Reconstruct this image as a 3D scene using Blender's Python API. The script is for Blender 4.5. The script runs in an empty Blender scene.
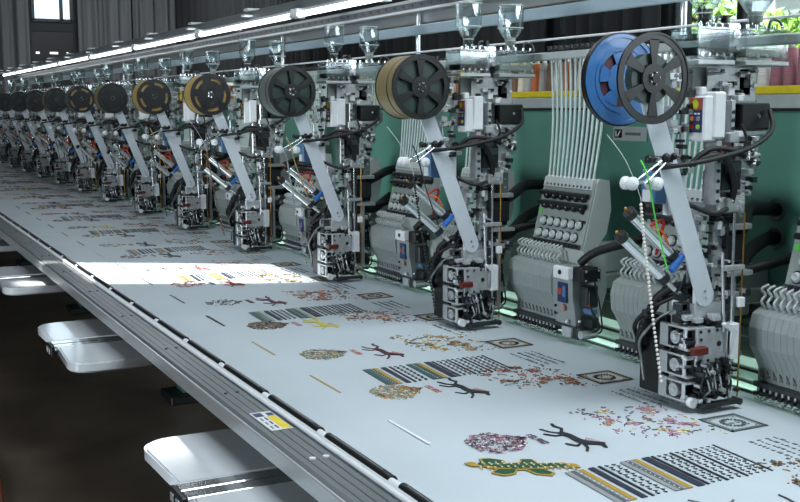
import bpy, math, random
from mathutils import Vector, Matrix
PI = math.pi
COL = bpy.context.scene.collection
SC = bpy.context.scene

# ------------------------------------------------------------------ materials
def lin(c):
    return c/12.92 if c <= 0.04045 else ((c+0.055)/1.055)**2.4
def hexc(h):
    return tuple(lin(int(h[i:i+2], 16)/255) for i in (0, 2, 4)) + (1,)
MATS = {}
def mat(name, col, rough=.5, metal=0., var=.08, scale=30, bump=0., emit=None, estr=0, coat=0., aniso=None, spec=.5, stretch=None):
    m = bpy.data.materials.new(name); m.use_nodes = True
    nt = m.node_tree; b = nt.nodes['Principled BSDF']
    c = hexc(col)
    tc = nt.nodes.new('ShaderNodeTexCoord'); n = nt.nodes.new('ShaderNodeTexNoise')
    n.inputs['Scale'].default_value = scale; n.inputs['Detail'].default_value = 3
    src = tc.outputs['Object']
    if stretch:
        mp = nt.nodes.new('ShaderNodeMapping'); mp.inputs['Scale'].default_value = stretch
        nt.links.new(src, mp.inputs['Vector']); src = mp.outputs['Vector']
    nt.links.new(src, n.inputs['Vector'])
    r = nt.nodes.new('ShaderNodeValToRGB')
    r.color_ramp.elements[0].position = .3; r.color_ramp.elements[1].position = .7
    r.color_ramp.elements[0].color = tuple(max(0, x*(1-var)) for x in c[:3]) + (1,)
    r.color_ramp.elements[1].color = tuple(min(1, x*(1+var)) for x in c[:3]) + (1,)
    nt.links.new(n.outputs['Fac'], r.inputs['Fac']); nt.links.new(r.outputs['Color'], b.inputs['Base Color'])
    b.inputs['Roughness'].default_value = rough; b.inputs['Metallic'].default_value = metal
    b.inputs['Specular IOR Level'].default_value = spec
    if coat: b.inputs['Coat Weight'].default_value = coat; b.inputs['Coat Roughness'].default_value = .08
    if bump:
        bp = nt.nodes.new('ShaderNodeBump'); bp.inputs['Strength'].default_value = bump; bp.inputs['Distance'].default_value = .01
        nt.links.new(n.outputs['Fac'], bp.inputs['Height']); nt.links.new(bp.outputs['Normal'], b.inputs['Normal'])
    if emit:
        b.inputs['Emission Color'].default_value = hexc(emit); b.inputs['Emission Strength'].default_value = estr
    MATS[name] = m
    return m
def clear_mat(name, tint, base, edge, rough=.05):
    m = bpy.data.materials.new(name); m.use_nodes = True; nt = m.node_tree
    for n in list(nt.nodes): nt.nodes.remove(n)
    out = nt.nodes.new('ShaderNodeOutputMaterial'); mix = nt.nodes.new('ShaderNodeMixShader')
    tr = nt.nodes.new('ShaderNodeBsdfTransparent'); tr.inputs['Color'].default_value = hexc(tint)
    gl = nt.nodes.new('ShaderNodeBsdfGlossy'); gl.inputs['Roughness'].default_value = rough; gl.inputs['Color'].default_value = (.85, .9, .92, 1)
    lw = nt.nodes.new('ShaderNodeLayerWeight'); lw.inputs['Blend'].default_value = .3
    mr = nt.nodes.new('ShaderNodeMapRange'); mr.inputs['To Min'].default_value = base; mr.inputs['To Max'].default_value = edge
    nt.links.new(lw.outputs['Facing'], mr.inputs['Value']); nt.links.new(mr.outputs['Result'], mix.inputs['Fac'])
    nt.links.new(tr.outputs[0], mix.inputs[1]); nt.links.new(gl.outputs[0], mix.inputs[2]); nt.links.new(mix.outputs[0], out.inputs[0])
    MATS[name] = m
    return m

mat('fabric', 'BAC5CB', .55, var=.035, scale=3, bump=.12, spec=.35)
mat('floor', '5E5348', .34, var=.3, scale=2.5, bump=.05)
mat('wall', '3A3D3F', .9)
mat('ceiling', '303234', .9)
mat('curtain_grey', '6E7173', .95, var=.2, scale=4, stretch=(1, 1, .1))
mat('curtain_dark', '303234', .95, var=.2, scale=4, stretch=(1, 1, .1))
mat('white', 'D6DADC', .35, var=.03)
mat('gloss_white', 'CDD2D6', .12, var=.02, coat=.5)
mat('arm_paint', 'C3CBD2', .35, metal=.1, var=.03, coat=.2)
mat('alu', 'B9BEC0', .3, metal=.6, var=.08, scale=60, stretch=(1, .05, 1))
mat('alu_rail', '7A8183', .42, metal=.6, var=.08, scale=80, stretch=(1, .02, 1))
mat('steel', 'C6CACC', .24, metal=.6, var=.1, scale=40)
mat('chrome', 'E4E8EA', .1, metal=.85, var=.03)
mat('dark_steel', '4A5053', .38, metal=.7, var=.15)
mat('gun', '33373A', .35, metal=.6, var=.2)
mat('black', '121415', .42, var=.2)
mat('black_gloss', '0F1011', .18, var=.1)
mat('rubber', '0D0E0F', .6, var=.2, scale=120)
mat('head_grey', '8E9694', .42, var=.04, metal=.1)
mat('head_light', 'A8B0AE', .4, var=.04)
mat('head_line', '5E6664', .5)
mat('teal', '5C9282', .36, var=.05, scale=4, coat=.15)
mat('teal_dark', '35594F', .45, var=.06)
mat('rail_green', '66726E', .4, metal=.35, var=.06)
mat('bed', 'B5CCC3', .2, metal=.2, var=.05, scale=8)
mat('reel_black', '171A1C', .38, var=.1)
mat('reel_blue', '3F74AE', .3, var=.08, coat=.3)
mat('reel_olive', '7D7150', .5, var=.12, scale=12, stretch=(1, 30, 1))
mat('reel_grey', '5B6260', .5, var=.12, scale=12, stretch=(1, 30, 1))
mat('reel_tan', 'A78F58', .5, var=.12, scale=12, stretch=(1, 30, 1))
mat('tape_dark', '2F403C', .35, var=.2)
mat('tape_gold', 'C1A261', .45, var=.12)
mat('maroon', '56343A', .5)
mat('blue_plastic', '2B5FA6', .3)
mat('box_blue', '4F7399', .45)
mat('red', 'B3281E', .4)
mat('red_dark', '5C1A14', .4)
mat('orange', 'D8662A', .45)
mat('brass', 'B98D4A', .3, metal=.9)
mat('green_thread', '5CD04A', .5)
mat('bead_white', 'DAD3CB', .4)
mat('yellow', 'D8C21C', .45)
mat('navy', '22305C', .45)
mat('lime', '9CC83A', .45)
mat('label_red', 'A8452E', .45)
mat('beads', '9A9A92', .4, var=.4, scale=400)
mat('beads_dark', '23282C', .3, var=.4, scale=400)
mat('tube_clear', 'AFC0BC', .25, var=.05)
mat('lamp', 'FFFFFF', .5, emit='F4FAFF', estr=4.5)
mat('lamp_low', 'FFFFFF', .5, emit='CFFFE9', estr=7)  # greenish glow of the strip added under the beam
mat('bar_blue', 'A9BDC8', .3, metal=.2, var=.03)
mat('ext_wall', 'D5D8D6', .8)
mat('leaf', '86B83C', .6, var=.3, scale=3)
mat('leaf2', 'B4D86A', .6, var=.3, scale=3)
mat('bark', '4A3A2A', .9)
mat('cord_brown', '6B3A22', .5)
for n_, c_ in dict(cone_orange='C0683A', cone_grey='A6A49E', cone_cream='D9CFBC', cone_brown='7B5B48', cone_pink='9C6670', cone_red='9B3A48', cone_white='DAD8D4').items():
    mat(n_, c_, .7, var=.15, scale=200, stretch=(.1, .1, 5), bump=.3)
TH = dict(t_gold='A98A34', t_black='1E2226', t_grey='8C9092', t_teal='2E5553', t_dgreen='1F4F38', t_pink='B98A9C', t_plum='5D4A58', t_red='8E3A34', t_maroon='4A1F26',
          t_cream='D9CFA8', t_white='E6E8EA', t_tan='A98C56', t_orange='C77436', t_sage='8FA08C', t_navy='2A3040', t_yellow='C9BE3E', t_brown='6B4E3A', t_salmon='C07F70', t_slate='545C60')
for n_, c_ in TH.items(): mat(n_, c_, .5, var=.2, scale=300)
clear_mat('clear', 'FAFDFD', .08, .55)
clear_mat('acrylic', 'F6FAFA', .06, .5, .1)
clear_mat('window_glass', 'F4FAFA', .02, .4)

# ------------------------------------------------------------------ mesh builder
class MB:
    def __init__(s):
        s.v = []; s.f = []; s.mi = []; s.sm = []; s.mats = []; s.M = Matrix.Identity(4)
    def m(s, name):
        if name not in s.mats: s.mats.append(name)
        return s.mats.index(name)
    def add(s, vs, fs, mt, smooth=False):
        o = len(s.v); k = s.m(mt)
        s.v += [tuple(s.M @ Vector(p)) for p in vs]
        for f in fs:
            s.f.append([i+o for i in f]); s.mi.append(k); s.sm.append(smooth)
        return s
    def box(s, x0, x1, y0, y1, z0, z1, mt, c=None):
        if x0 > x1: x0, x1 = x1, x0
        if y0 > y1: y0, y1 = y1, y0
        if z0 > z1: z0, z1 = z1, z0
        L = (x1-x0, y1-y0, z1-z0)
        if c is None: c = min(L)*.12
        c = min(c, min(L)*.45, .006)
        lo = (x0, y0, z0); hi = (x1, y1, z1)
        vs = []; idx = {}
        for sx in (0, 1):
            for sy in (0, 1):
                for sz in (0, 1):
                    sg = (sx, sy, sz)
                    for a in range(3):
                        p = []
                        for ax in range(3):
                            base = hi[ax] if sg[ax] else lo[ax]
                            if ax != a: base += -c if sg[ax] else c
                            p.append(base)
                        idx[(sg, a)] = len(vs); vs.append(p)
        fs = []
        for a in range(3):
            b, d = [q for q in range(3) if q != a]
            for sa in (0, 1):
                ring = []
                for (sb, sd) in ((0, 0), (1, 0), (1, 1), (0, 1)):
                    sg = [0, 0, 0]; sg[a] = sa; sg[b] = sb; sg[d] = sd; ring.append(idx[(tuple(sg), a)])
                flip = (sa == 0) != (a == 1)
                fs.append(ring[::-1] if flip else ring)
        for a in range(3):          # edges along axis a
            b, d = [q for q in range(3) if q != a]
            for sb in (0, 1):
                for sd in (0, 1):
                    s0 = [0, 0, 0]; s0[b] = sb; s0[d] = sd; s1 = list(s0); s1[a] = 1
                    fs.append([idx[(tuple(s0), b)], idx[(tuple(s1), b)], idx[(tuple(s1), d)], idx[(tuple(s0), d)]])
        for sx in (0, 1):
            for sy in (0, 1):
                for sz in (0, 1):
                    sg = (sx, sy, sz); fs.append([idx[(sg, 0)], idx[(sg, 1)], idx[(sg, 2)]])
        # orient outward
        cen = Vector([(lo[i]+hi[i])/2 for i in range(3)]); out = []
        for f in fs:
            p = [Vector(vs[i]) for i in f]; nrm = (p[1]-p[0]).cross(p[2]-p[0]); mid = sum(p, Vector())/len(p)
            out.append(f[::-1] if nrm.dot(mid-cen) < 0 else f)
        return s.add(vs, out, mt)
    def cyl(s, p0, p1, r0, mt, r1=None, n=12, cap=True):
        p0 = Vector(p0); p1 = Vector(p1); r1 = r0 if r1 is None else r1
        d = (p1-p0).normalized(); a = d.orthogonal().normalized(); b = d.cross(a)
        vs = []
        for p, r in ((p0, r0), (p1, r1)):
            for i in range(n):
                t = 2*PI*i/n; vs.append(p+a*math.cos(t)*r+b*math.sin(t)*r)
        s.add(vs, [[i, (i+1) % n, n+(i+1) % n, n+i] for i in range(n)], mt, n > 6)
        if cap: s.add(vs, [list(range(n))[::-1], list(range(n, 2*n))], mt)
        return s
    def lathe(s, prof, o, axis, mt, n=20):
        o = Vector(o); d = Vector(axis).normalized(); a = d.orthogonal().normalized(); b = d.cross(a)
        vs = []
        for r, h in prof:
            for i in range(n):
                t = 2*PI*i/n; vs.append(o+d*h+a*math.cos(t)*r+b*math.sin(t)*r)
        fs = []
        for k in range(len(prof)-1):
            for i in range(n):
                j = (i+1) % n; fs.append([k*n+i, k*n+j, (k+1)*n+j, (k+1)*n+i])
        return s.add(vs, fs, mt, True)
    def tube(s, pts, r, mt, n=6, sub=5, smooth=True):
        P = [Vector(p) for p in pts]
        if smooth and len(P) > 2:
            Q = []
            for i in range(len(P)-1):
                p0 = P[max(i-1, 0)]; p1 = P[i]; p2 = P[i+1]; p3 = P[min(i+2, len(P)-1)]
                for k in range(sub):
                    t = k/sub
                    Q.append(.5*((2*p1)+(p2-p0)*t+(2*p0-5*p1+4*p2-p3)*t*t+(-p0+3*p1-3*p2+p3)*t**3))
            Q.append(P[-1]); P = Q
        vs = []; a = None
        for i, p in enumerate(P):
            d = (P[min(i+1, len(P)-1)]-P[max(i-1, 0)]).normalized()
            if a is None: a = d.orthogonal().normalized()
            a = (a-d*a.dot(d)).normalized(); b = d.cross(a)
            for k in range(n):
                t = 2*PI*k/n; vs.append(p+a*math.cos(t)*r+b*math.sin(t)*r)
        fs = [[i*n+k, i*n+(k+1) % n, (i+1)*n+(k+1) % n, (i+1)*n+k] for i in range(len(P)-1) for k in range(n)]
        s.add(vs, fs, mt, True)
        L = len(P)-1
        return s.add(vs, [list(range(n))[::-1], [L*n+k for k in range(n)]], mt)
    def prism(s, poly, ax, t0, t1, mt, smooth=False):
        """poly: 2-D outline; ax: axis of extrusion ('x': (y,z), 'y': (x,z), 'z': (x,y))"""
        def P(a, b, t): return {'x': (t, a, b), 'y': (a, t, b), 'z': (a, b, t)}[ax]
        n = len(poly)
        area = sum(poly[i][0]*poly[(i+1) % n][1]-poly[(i+1) % n][0]*poly[i][1] for i in range(n))
        if (area < 0) != (ax == 'y'): poly = poly[::-1]
        if t0 > t1: t0, t1 = t1, t0
        vs = [P(a, b, t0) for a, b in poly]+[P(a, b, t1) for a, b in poly]
        s.add(vs, [list(range(n))[::-1], list(range(n, 2*n))], mt)
        return s.add(vs, [[i, (i+1) % n, n+(i+1) % n, n+i] for i in range(n)], mt, smooth)
    def sector(s, c, r0, r1, a0, a1, y0, y1, mt, n=8):
        """flat ring sector in a plane perpendicular to Y"""
        pts = [(c[0]+r1*math.cos(a0+(a1-a0)*i/n), c[1]+r1*math.sin(a0+(a1-a0)*i/n)) for i in range(n+1)]
        if r0 > 0: pin = [(c[0]+r0*math.cos(a0+(a1-a0)*i/n), c[1]+r0*math.sin(a0+(a1-a0)*i/n)) for i in range(n+1)]
        else: pin = [c]*(n+1)
        vs = [(x, y0, z) for x, z in pts]+[(x, y0, z) for x, z in pin]+[(x, y1, z) for x, z in pts]+[(x, y1, z) for x, z in pin]
        k = n+1; fs = []
        for i in range(n):
            fs += [[i, i+1, k+i+1, k+i], [2*k+i+1, 2*k+i, 3*k+i, 3*k+i+1], [i+1, i, 2*k+i, 2*k+i+1], [k+i, k+i+1, 3*k+i+1, 3*k+i]]
        if abs(a1-a0) < 2*PI-.01: fs += [[0, k, 3*k, 2*k], [k+n, n, 2*k+n, 3*k+n]]
        return s.add(vs, fs, mt)
    def ball(s, c, r, mt, n=8):
        return s.lathe([(max(1e-4, r*math.sin(PI*i/6)), -r*math.cos(PI*i/6)) for i in range(7)], c, (0, 0, 1), mt, n)
    def build(s, name, parent=None, O=(0, 0, 0), kind=None, label=None):
        me = bpy.data.meshes.new(name); O = Vector(O)
        me.from_pydata([tuple(Vector(v)-O) for v in s.v], [], s.f)
        for n in s.mats: me.materials.append(MATS[n])
        me.polygons.foreach_set('material_index', s.mi); me.polygons.foreach_set('use_smooth', s.sm)
        me.update()
        o = bpy.data.objects.new(name, me); COL.objects.link(o)
        if parent: o.parent = parent
        else: o.location = O
        if kind: o['kind'] = kind
        if label: o['label'] = label
        return o
def tag(o, label, cat, group=None):
    o['label'] = label; o['category'] = cat
    if group: o['group'] = group
    return o
def empty(name, loc, label, cat, group=None):
    o = bpy.data.objects.new(name, None); COL.objects.link(o); o.location = loc; o.empty_display_size = .1
    return tag(o, label, cat, group)
def copy_tree(o, parent=None):
    c = o.copy(); COL.objects.link(c)
    if parent: c.parent = parent
    for ch in o.children: copy_tree(ch, c)
    return c
ORD = 'first second third fourth fifth sixth seventh eighth ninth tenth eleventh twelfth thirteenth fourteenth fifteenth sixteenth seventeenth eighteenth nineteenth twentieth twenty-first twenty-second twenty-third twenty-fourth twenty-fifth twenty-sixth twenty-seventh'.split()
S = 1.137          # pitch of the feeding devices along the machine
ND = 13
NH = 25

# ------------------------------------------------------------------ the room
def room():
    b = MB(); b.box(-7, 9.5, -6, 20.4, -.1, 0, 'floor', 0); b.build('floor', kind='structure')
    b = MB()                                        # ceiling; unseen roof slit added and shaped to cast the sun patch
    zc = 5.0
    # slit: band across X, following the patch on the table
    b.box(-7, 6.1, -6, 4.0, zc, zc+.12, 'ceiling', 0)
    b.box(-7, 6.1, 6.6, 20.4, zc, zc+.12, 'ceiling', 0)
    off = lambda q: (q[0]-.82, q[1]+.62)
    lo = [off(q) for q in ((.66, 5.42), (.90, 5.40), (.901, 4.74), (1.8, 4.33))]; hi = [off(q) for q in ((.66, 5.62), (.90, 5.45), (1.8, 4.92))]
    b.box(-7, lo[0][0], 4.0, 6.6, zc, zc+.12, 'ceiling', 0); b.box(lo[-1][0], 6.1, 4.0, 6.6, zc, zc+.12, 'ceiling', 0)
    b.prism(lo+[(lo[-1][0], 4.0), (lo[0][0], 4.0)], 'z', zc, zc+.12, 'ceiling'); b.prism(hi+[(hi[-1][0], 6.6), (hi[0][0], 6.6)], 'z', zc, zc+.12, 'ceiling')
    b.build('ceiling', kind='structure')
    X0, X1 = 5.82, 6.0
    b = MB()                                        # long wall behind the machine, with window openings
    wins = [(4.2, 6.62, 1.9, 3.6), (7.86, 8.12, 2.3, 3.6), (-3.5, 2.5, 1.6, 4.2)]
    ys = sorted(wins, key=lambda w: w[0]); y = -6
    for (a, c, z0, z1) in ys:
        b.box(X0, X1, y, a, 0, zc, 'wall', 0); b.box(X0, X1, a, c, 0, z0, 'wall', 0); b.box(X0, X1, a, c, z1, zc, 'wall', 0); y = c
    b.box(X0, X1, y, 20.3, 0, zc, 'wall', 0); b.build('wall_right', kind='structure')
    b = MB()
    fx0, fx1 = 3.03, 3.75
    b.box(-7, fx0, 20.2, 20.35, 0, zc, 'wall', 0); b.box(fx1, 6, 20.2, 20.35, 0, zc, 'wall', 0)
    b.box(fx0, fx1, 20.2, 20.35, 3.02, 3.2, 'wall', 0); b.box(fx0, fx1, 20.2, 20.35, 4.6, zc, 'wall', 0)
    b.build('wall_back', kind='structure')
    b = MB(); b.box(-7.1, -7, -6, 1.0, 0, zc, 'wall', 0); b.box(-7.1, -7, 3.5, 20.35, 0, zc, 'wall', 0); b.box(-7.1, -7, 1., 3.5, 0, 1, 'wall', 0); b.box(-7.1, -7, 1., 3.5, 3.2, zc, 'wall', 0)
    b.build('wall_left', kind='structure')
    b = MB(); b.box(-7, 6, -6.15, -6, 0, zc, 'wall', 0); b.build('wall_front', kind='structure')
    # windows
    for i, (a, c, z0, z1) in enumerate([wins[0], wins[1], wins[2]]):
        r = bpy.data.objects.new('window_%d' % (i+1), None); COL.objects.link(r); r['kind'] = 'structure'
        f = MB()
        w = .05 if i != 1 else .02
        f.box(X0-.03, X0+.06, a, a+w, z0, z1, 'gun'); f.box(X0-.03, X0+.06, c-w, c, z0, z1, 'gun'); f.box(X0-.03, X0+.06, a, c, z0, z0+w, 'gun'); f.box(X0-.03, X0+.06, a, c, z1-w, z1, 'gun')
        if i == 0:
            f.box(X0-.03, X0+.06, 5.86, 5.93, z0, z1, 'gun')
        if i == 2:
            for q in (-1.5, .5): f.box(X0-.03, X0+.06, q, q+.07, z0, z1, 'gun')
        f.build('window_frame', r)
        g = MB(); g.box(X0+.02, X0+.03, a+.01, c-.01, z0+.01, z1-.01, 'window_glass', 0); g.build('pane', r)
    r = bpy.data.objects.new('window_4', None); COL.objects.link(r); r['kind'] = 'structure'
    f = MB(); 
    for q in (fx0, 3.52, fx1-.05): f.box(q, q+.06, 20.17, 20.24, 3.2, 4.6, 'gun')
    f.box(fx0, fx1, 20.17, 20.24, 3.18, 3.24, 'gun'); f.build('window_frame', r)
    g = MB(); g.box(fx0, fx1, 20.25, 20.26, 3.2, 4.6, 'window_glass', 0); g.build('pane', r)
    r = bpy.data.objects.new('door_1', None); COL.objects.link(r); r['kind'] = 'structure'
    d = MB(); d.box(fx0, fx1, 20.22, 20.28, 0, 2.62, 'black', .002); d.box(fx0, fx1, 20.22, 20.28, 2.66, 3.02, 'black', .002)
    for (a, c) in ((fx0, 3.09), (3.16, 3.33), (3.48, 3.62), (3.66, fx1)): d.box(a, c, 20.22, 20.28, 2.62, 2.66, 'black', 0)
    for k in range(2): d.box(fx0+.06, fx1-.06, 20.2, 20.225, .2+k*.95, 1.0+k*.95, 'gun')
    d.build('door_leaf', r)
    d = MB(); d.cyl((3.25, 20.15, 2.1), (3.25, 20.15, 2.55), .03, 'dark_steel'); d.box(3.22, 3.28, 20.12, 20.21, 2.1, 2.14, 'dark_steel'); d.box(3.22, 3.28, 20.12, 20.21, 2.5, 2.54, 'dark_steel')
    d.build('door_handle', r)
    # curtains
    def curtain(axis, fixed, a, c, z0, z1, mt, label, group, amp=.05, pitch=.22, seed=0):
        rnd = random.Random(seed); b = MB(); n = max(10, int((c-a)/.025)); ph = rnd.random()*6
        pts = []
        for i in range(n+1):
            t = a+(c-a)*i/n; w = amp*(math.sin(2*PI*t/pitch+ph+1.2*math.sin(t*2.3+ph))+.4*math.sin(2*PI*t/(pitch*.43)+ph*2))
            pts.append((t, fixed+w))
        pts = pts+[(t, w+.012) for t, w in pts[::-1]]
        poly = [(w, t) for t, w in pts] if axis == 'y' else pts
        b.prism(poly, 'z', z0, z1, mt, True)
        return tag(b.build('curtain', None, (0, 0, 0)), label, 'curtain', group)
    e = 8.14; k = 0; edges = [8.14, 9.6, 10.9, 12.4, 13.8, 15.2, 16.6, 18.2, 19.9]
    curtain('y', 5.68, 6.66, 7.84, .6, 4.9, 'curtain_dark', 'dark curtain between the foliage window and the narrow window slit', 'dark curtains along the wall behind the machine', seed=1)
    for k in range(8):
        curtain('y', 5.68, edges[k]+.02, edges[k+1]-.02, .6, 4.9, 'curtain_dark', 'dark hanging curtain behind the machine, %s beyond the narrow window slit' % ORD[k], 'dark curtains along the wall behind the machine', seed=2+k)
    for k, (a, c) in enumerate([(1.0, 1.95), (1.98, 2.98), (3.8, 4.75), (4.78, 5.6)]):
        curtain('x', 20.05, a, c, .4, 4.9, 'curtain_grey', ['grey curtain at the far wall, second one before the dark door', 'grey curtain hanging beside the hinge edge of the dark door', 'grey curtain just past the small bright window and door', 'grey curtain filling the corner of the far wall'][k], 'grey curtains on the far wall', amp=.07, pitch=.3, seed=20+k)
    # outdoors
    b = MB(); b.box(13, 13.3, -4, 12.5, 0, 6, 'ext_wall', 0)
    for q in range(5): b.box(12.95, 13.02, -4, 12.5, 1.0+q*.6, 1.03+q*.6, 'dark_steel', 0)
    b.box(12.9, 13.02, 11.3, 11.9, 2.2, 3.0, 'bar_blue', 0)
    tag(b.build('neighbour_building'), 'pale siding building outside beyond the window', 'building')
    rnd = random.Random(5)
    for k, (tx, ty, hz, rr) in enumerate([(9.5, 10.9, 2.5, .95), (9.3, 8.95, 2.1, .55), (9.4, 13.0, 1.9, .9)]):
        t = empty('tree', (tx, ty, 0), ['sunlit leafy green tree seen through the big window', 'lower leafy bush in front of the pale building outside', 'leafy tree seen through the narrow window slit'][k], 'tree')
        b = MB(); b.tube([(tx, ty, 0), (tx+.05, ty, 1.2), (tx, ty+.1, hz)], .07, 'bark')
        for q in range(6):
            a = rnd.random()*6.28; b.tube([(tx, ty, hz-1+.15*q), (tx+.5*math.cos(a), ty+.5*math.sin(a), hz-.5+.2*q), (tx+.9*math.cos(a), ty+.9*math.sin(a), hz-.2+.2*q)], .02, 'bark')
        b.build('trunk', t, (tx, ty, 0))
        b = MB()
        for q in range(1500):
            while True:
                p = Vector((rnd.uniform(-1, 1), rnd.uniform(-1, 1), rnd.uniform(-1, 1)))
                if p.length < 1 and p.length > .35: break
            p = Vector((tx, ty, hz))+Vector((p.x*rr, p.y*rr, p.z*rr*1.15)); u = Vector((rnd.gauss(0, 1), rnd.gauss(0, 1), rnd.gauss(0, 1))).normalized(); w = u.orthogonal().normalized(); L = rnd.uniform(.06, .12)
            nn = u.cross(w)*.01
            b.add([p-u*L, p+w*L*.4+nn, p+u*L, p-w*L*.4-nn], [[0, 1, 2, 3]], 'leaf' if rnd.random() < .5 else 'leaf2')
        b.build('foliage', t, (tx, ty, 0))
    b = MB(); b.tube([(.45, 5.55, .008), (.525, 5.3, .008), (.52, 5.0, .008), (.50, 4.75, .008), (.46, 4.55, .008), (.2, 4.4, .008)], .008, 'cord_brown')
    tag(b.build('floor_cord'), 'brown cord lying on the dark floor', 'cord')
room()

# ------------------------------------------------------------------ table, cloth, rails, trays
YE = 17.8
def table():
    t = empty('work_table', (1.6, 0, 0), 'long steel work table carrying the cloth under the embroidery heads', 'table')
    O = (1.6, 0, 0)
    b = MB(); b.box(.9125, 2.12, .3, YE, .865, .896, 'rail_green', .001); b.build('table_bed', t, O)
    b = MB(); b.box(2.121, 2.75, .3, YE, .86, .890, 'rail_green', .002); b.box(2.15, 2.20, .3, YE, .890, .897, 'bed', .002); b.box(2.225, 2.30, .3, YE, .890, .899, 'bed', .002)
    b.box(2.33, 2.42, .3, YE, .890, .903, 'white', .002); b.box(2.303, 2.312, .3, YE, .890, .905, 'black', .001)  # white and pale green bands painted for bright reflections on the bed
    b.build('back_strip', t, O)
    for y in (2.9, 5.9, 8.9, 11.9, 14.9):
        for x in (1.68, 2.6):
            b = MB(); b.box(x-.07, x+.07, y-.07, y+.07, .05, .865, 'teal_dark'); b.build('leg', t, O)
            b = MB(); b.box(x-.15, x+.15, y-.12, y+.12, 0, .05, 'black'); b.cyl((x, y, .05), (x, y, .09), .05, 'steel'); b.build('foot', t, O)
    b = MB(); b.box(1.6, 1.76, .4, YE-.2, .74, .864, 'teal_dark'); b.build('under_beam', t, O)
    # front rail
    r = empty('front_rail', (.87, 0, .87), 'long flat aluminium rail along the operator edge of the table', 'rail'); O = (.87, 0, .87)
    b = MB(); b.prism([(.82, .868), (.829, .86), (.9, .86), (.912, .87), (.912, .899), (.905, .905), (.83, .905), (.82, .9)], 'y', .3, YE, 'alu_rail')
    for x in (.845, .867, .889): b.box(x-.0012, x+.0012, .3, YE, .9045, .9056, 'dark_steel', 0)
    b.build('profile', r, O)
    b = MB(); b.box(.811, .8195, .3, YE, .862, .9035, 'alu', .002); b.build('edge_lip', r, O)
    b = MB()
    for k in range(29):
        y = 1.48+.6*k
        for x in (.856, .888): b.cyl((x, y, .9052), (x, y, .9085), .0075 if k == 1 else .0045, 'white' if k == 1 else 'dark_steel', n=12)
    b.build('screw', r, O, label='round screw heads set in pairs along the rail')['kind'] = 'stuff'
    l = MB(); l.box(.848, .902, 2.31, 2.47, .9058, .9066, 'white', 0)
    l.box(.878, .9, 2.315, 2.425, .9066, .907, 'yellow', 0); l.box(.884, .9, 2.43, 2.455, .9066, .9071, 'navy', 0)
    l.box(.852, .874, 2.43, 2.462, .9066, .907, 'navy', 0)
    for q, (y0, y1) in enumerate([(2.395, 2.42), (2.36, 2.385), (2.325, 2.35)]):
        l.box(.868, .873, y0, y1, .9066, .907, 'navy', 0); l.box(.856, .860, y0, y1-.004, .9066, .907, 't_slate', 0)
    l.build('sticker', r, O, label='white and yellow sticker with small print')
    # white hold-down rod and black clip sleeves
    c = empty('clip_strip', (.932, 0, .9), 'white rod with black clip sleeves pinning the cloth edge to the rail', 'clip strip'); O = (.932, 0, .9)
    b = MB(); b.cyl((.934, .3, .913), (.934, YE, .913), .009, 'white', n=10); b.box(.917, .929, .3, YE, .898, .911, 'white', .002); b.build('rod', c, O)
    y = 1.115; k = 0
    while y < 17:
        L = .37
        b = MB(); b.cyl((.937, y, .914), (.937, y+L-.045, .914), .0115, 'black', n=12); b.box(.930, .950, y+.01, y+L-.055, .9, .909, 'black')
        b.cyl((.9345, y+.04, .9262), (.9345, y+L-.07, .9262), .0012, 'steel', n=6)
        b.build('clip_sleeve', c, O); y += L
    # trays
    k = 0
    for (ya, yb) in [(1.93, 2.71), (3.64, 4.42), (5.35, 6.13), (7.05, 7.83), (8.75, 9.53)]:
        o = empty('side_tray', (.78, (ya+yb)/2, .8), 'glossy white double tray with steel bar, %s from the near end of the rail' % ORD[k], 'tray', 'white trays under the front rail'); O = (.78, (ya+yb)/2, .8)
        ym = (ya+yb)/2-.02
        for (a, c_) in ((ya, ym-.052), (ym+.052, yb)):
            b = MB(); R_ = .075; x0 = .625; near_corner = (a == ya)
            pts = []
            far = c_ == yb
            if far: pts = [(1.2, a), (x0+.01, a)]+[(x0+R_-R_*math.cos(t), c_-R_+R_*math.sin(t)) for t in [i*PI/12 for i in range(7)]]+[(1.2, c_)]
            else: pts = [(1.2, a)]+[(x0+R_-R_*math.sin(t), a+R_-R_*math.cos(t)) for t in [i*PI/12 for i in range(7)]]+[(x0+.01, c_), (1.2, c_)]
            cx_, cy_ = .9, (a+c_)/2
            def sc(p, k_): return (cx_+(p[0]-cx_)*(1-k_/ .3), cy_+(p[1]-cy_)*(1-k_/.17))
            b.prism([sc(p, .006) for p in pts], 'z', .797, .801, 'gloss_white', True); b.prism(pts, 'z', .772, .797, 'gloss_white', True); b.prism([sc(p, .006) for p in pts], 'z', .766, .772, 'head_light', True)
            b.build('tray_top', o, O)
        b = MB(); b.box(.625, 1.25, ym-.050, ym-.004, .784, .799, 'chrome', .002); b.box(.625, 1.25, ym+.004, ym+.050, .784, .799, 'chrome', .002); b.box(.62, 1.25, ym-.05, ym+.05, .772, .784, 'black', 0); b.build('steel_bar', o, O)
        b = MB(); b.box(.612, .624, ym-.05, ym+.05, .765, .80, 'black', .002); b.box(.608, .612, ym-.035, ym-.01, .77, .79, 'steel', .001); b.box(.608, .612, ym+.01, ym+.035, .77, .79, 'steel', .001); b.build('end_cap', o, O)
        b = MB(); b.box(1.0, 1.06, ya+.05, yb-.05, .74, .765, 'dark_steel'); b.box(1.0, 1.6, ym-.03, ym+.03, .72, .74, 'dark_steel'); b.build('bracket', o, O)
        k += 1
table()

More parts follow.
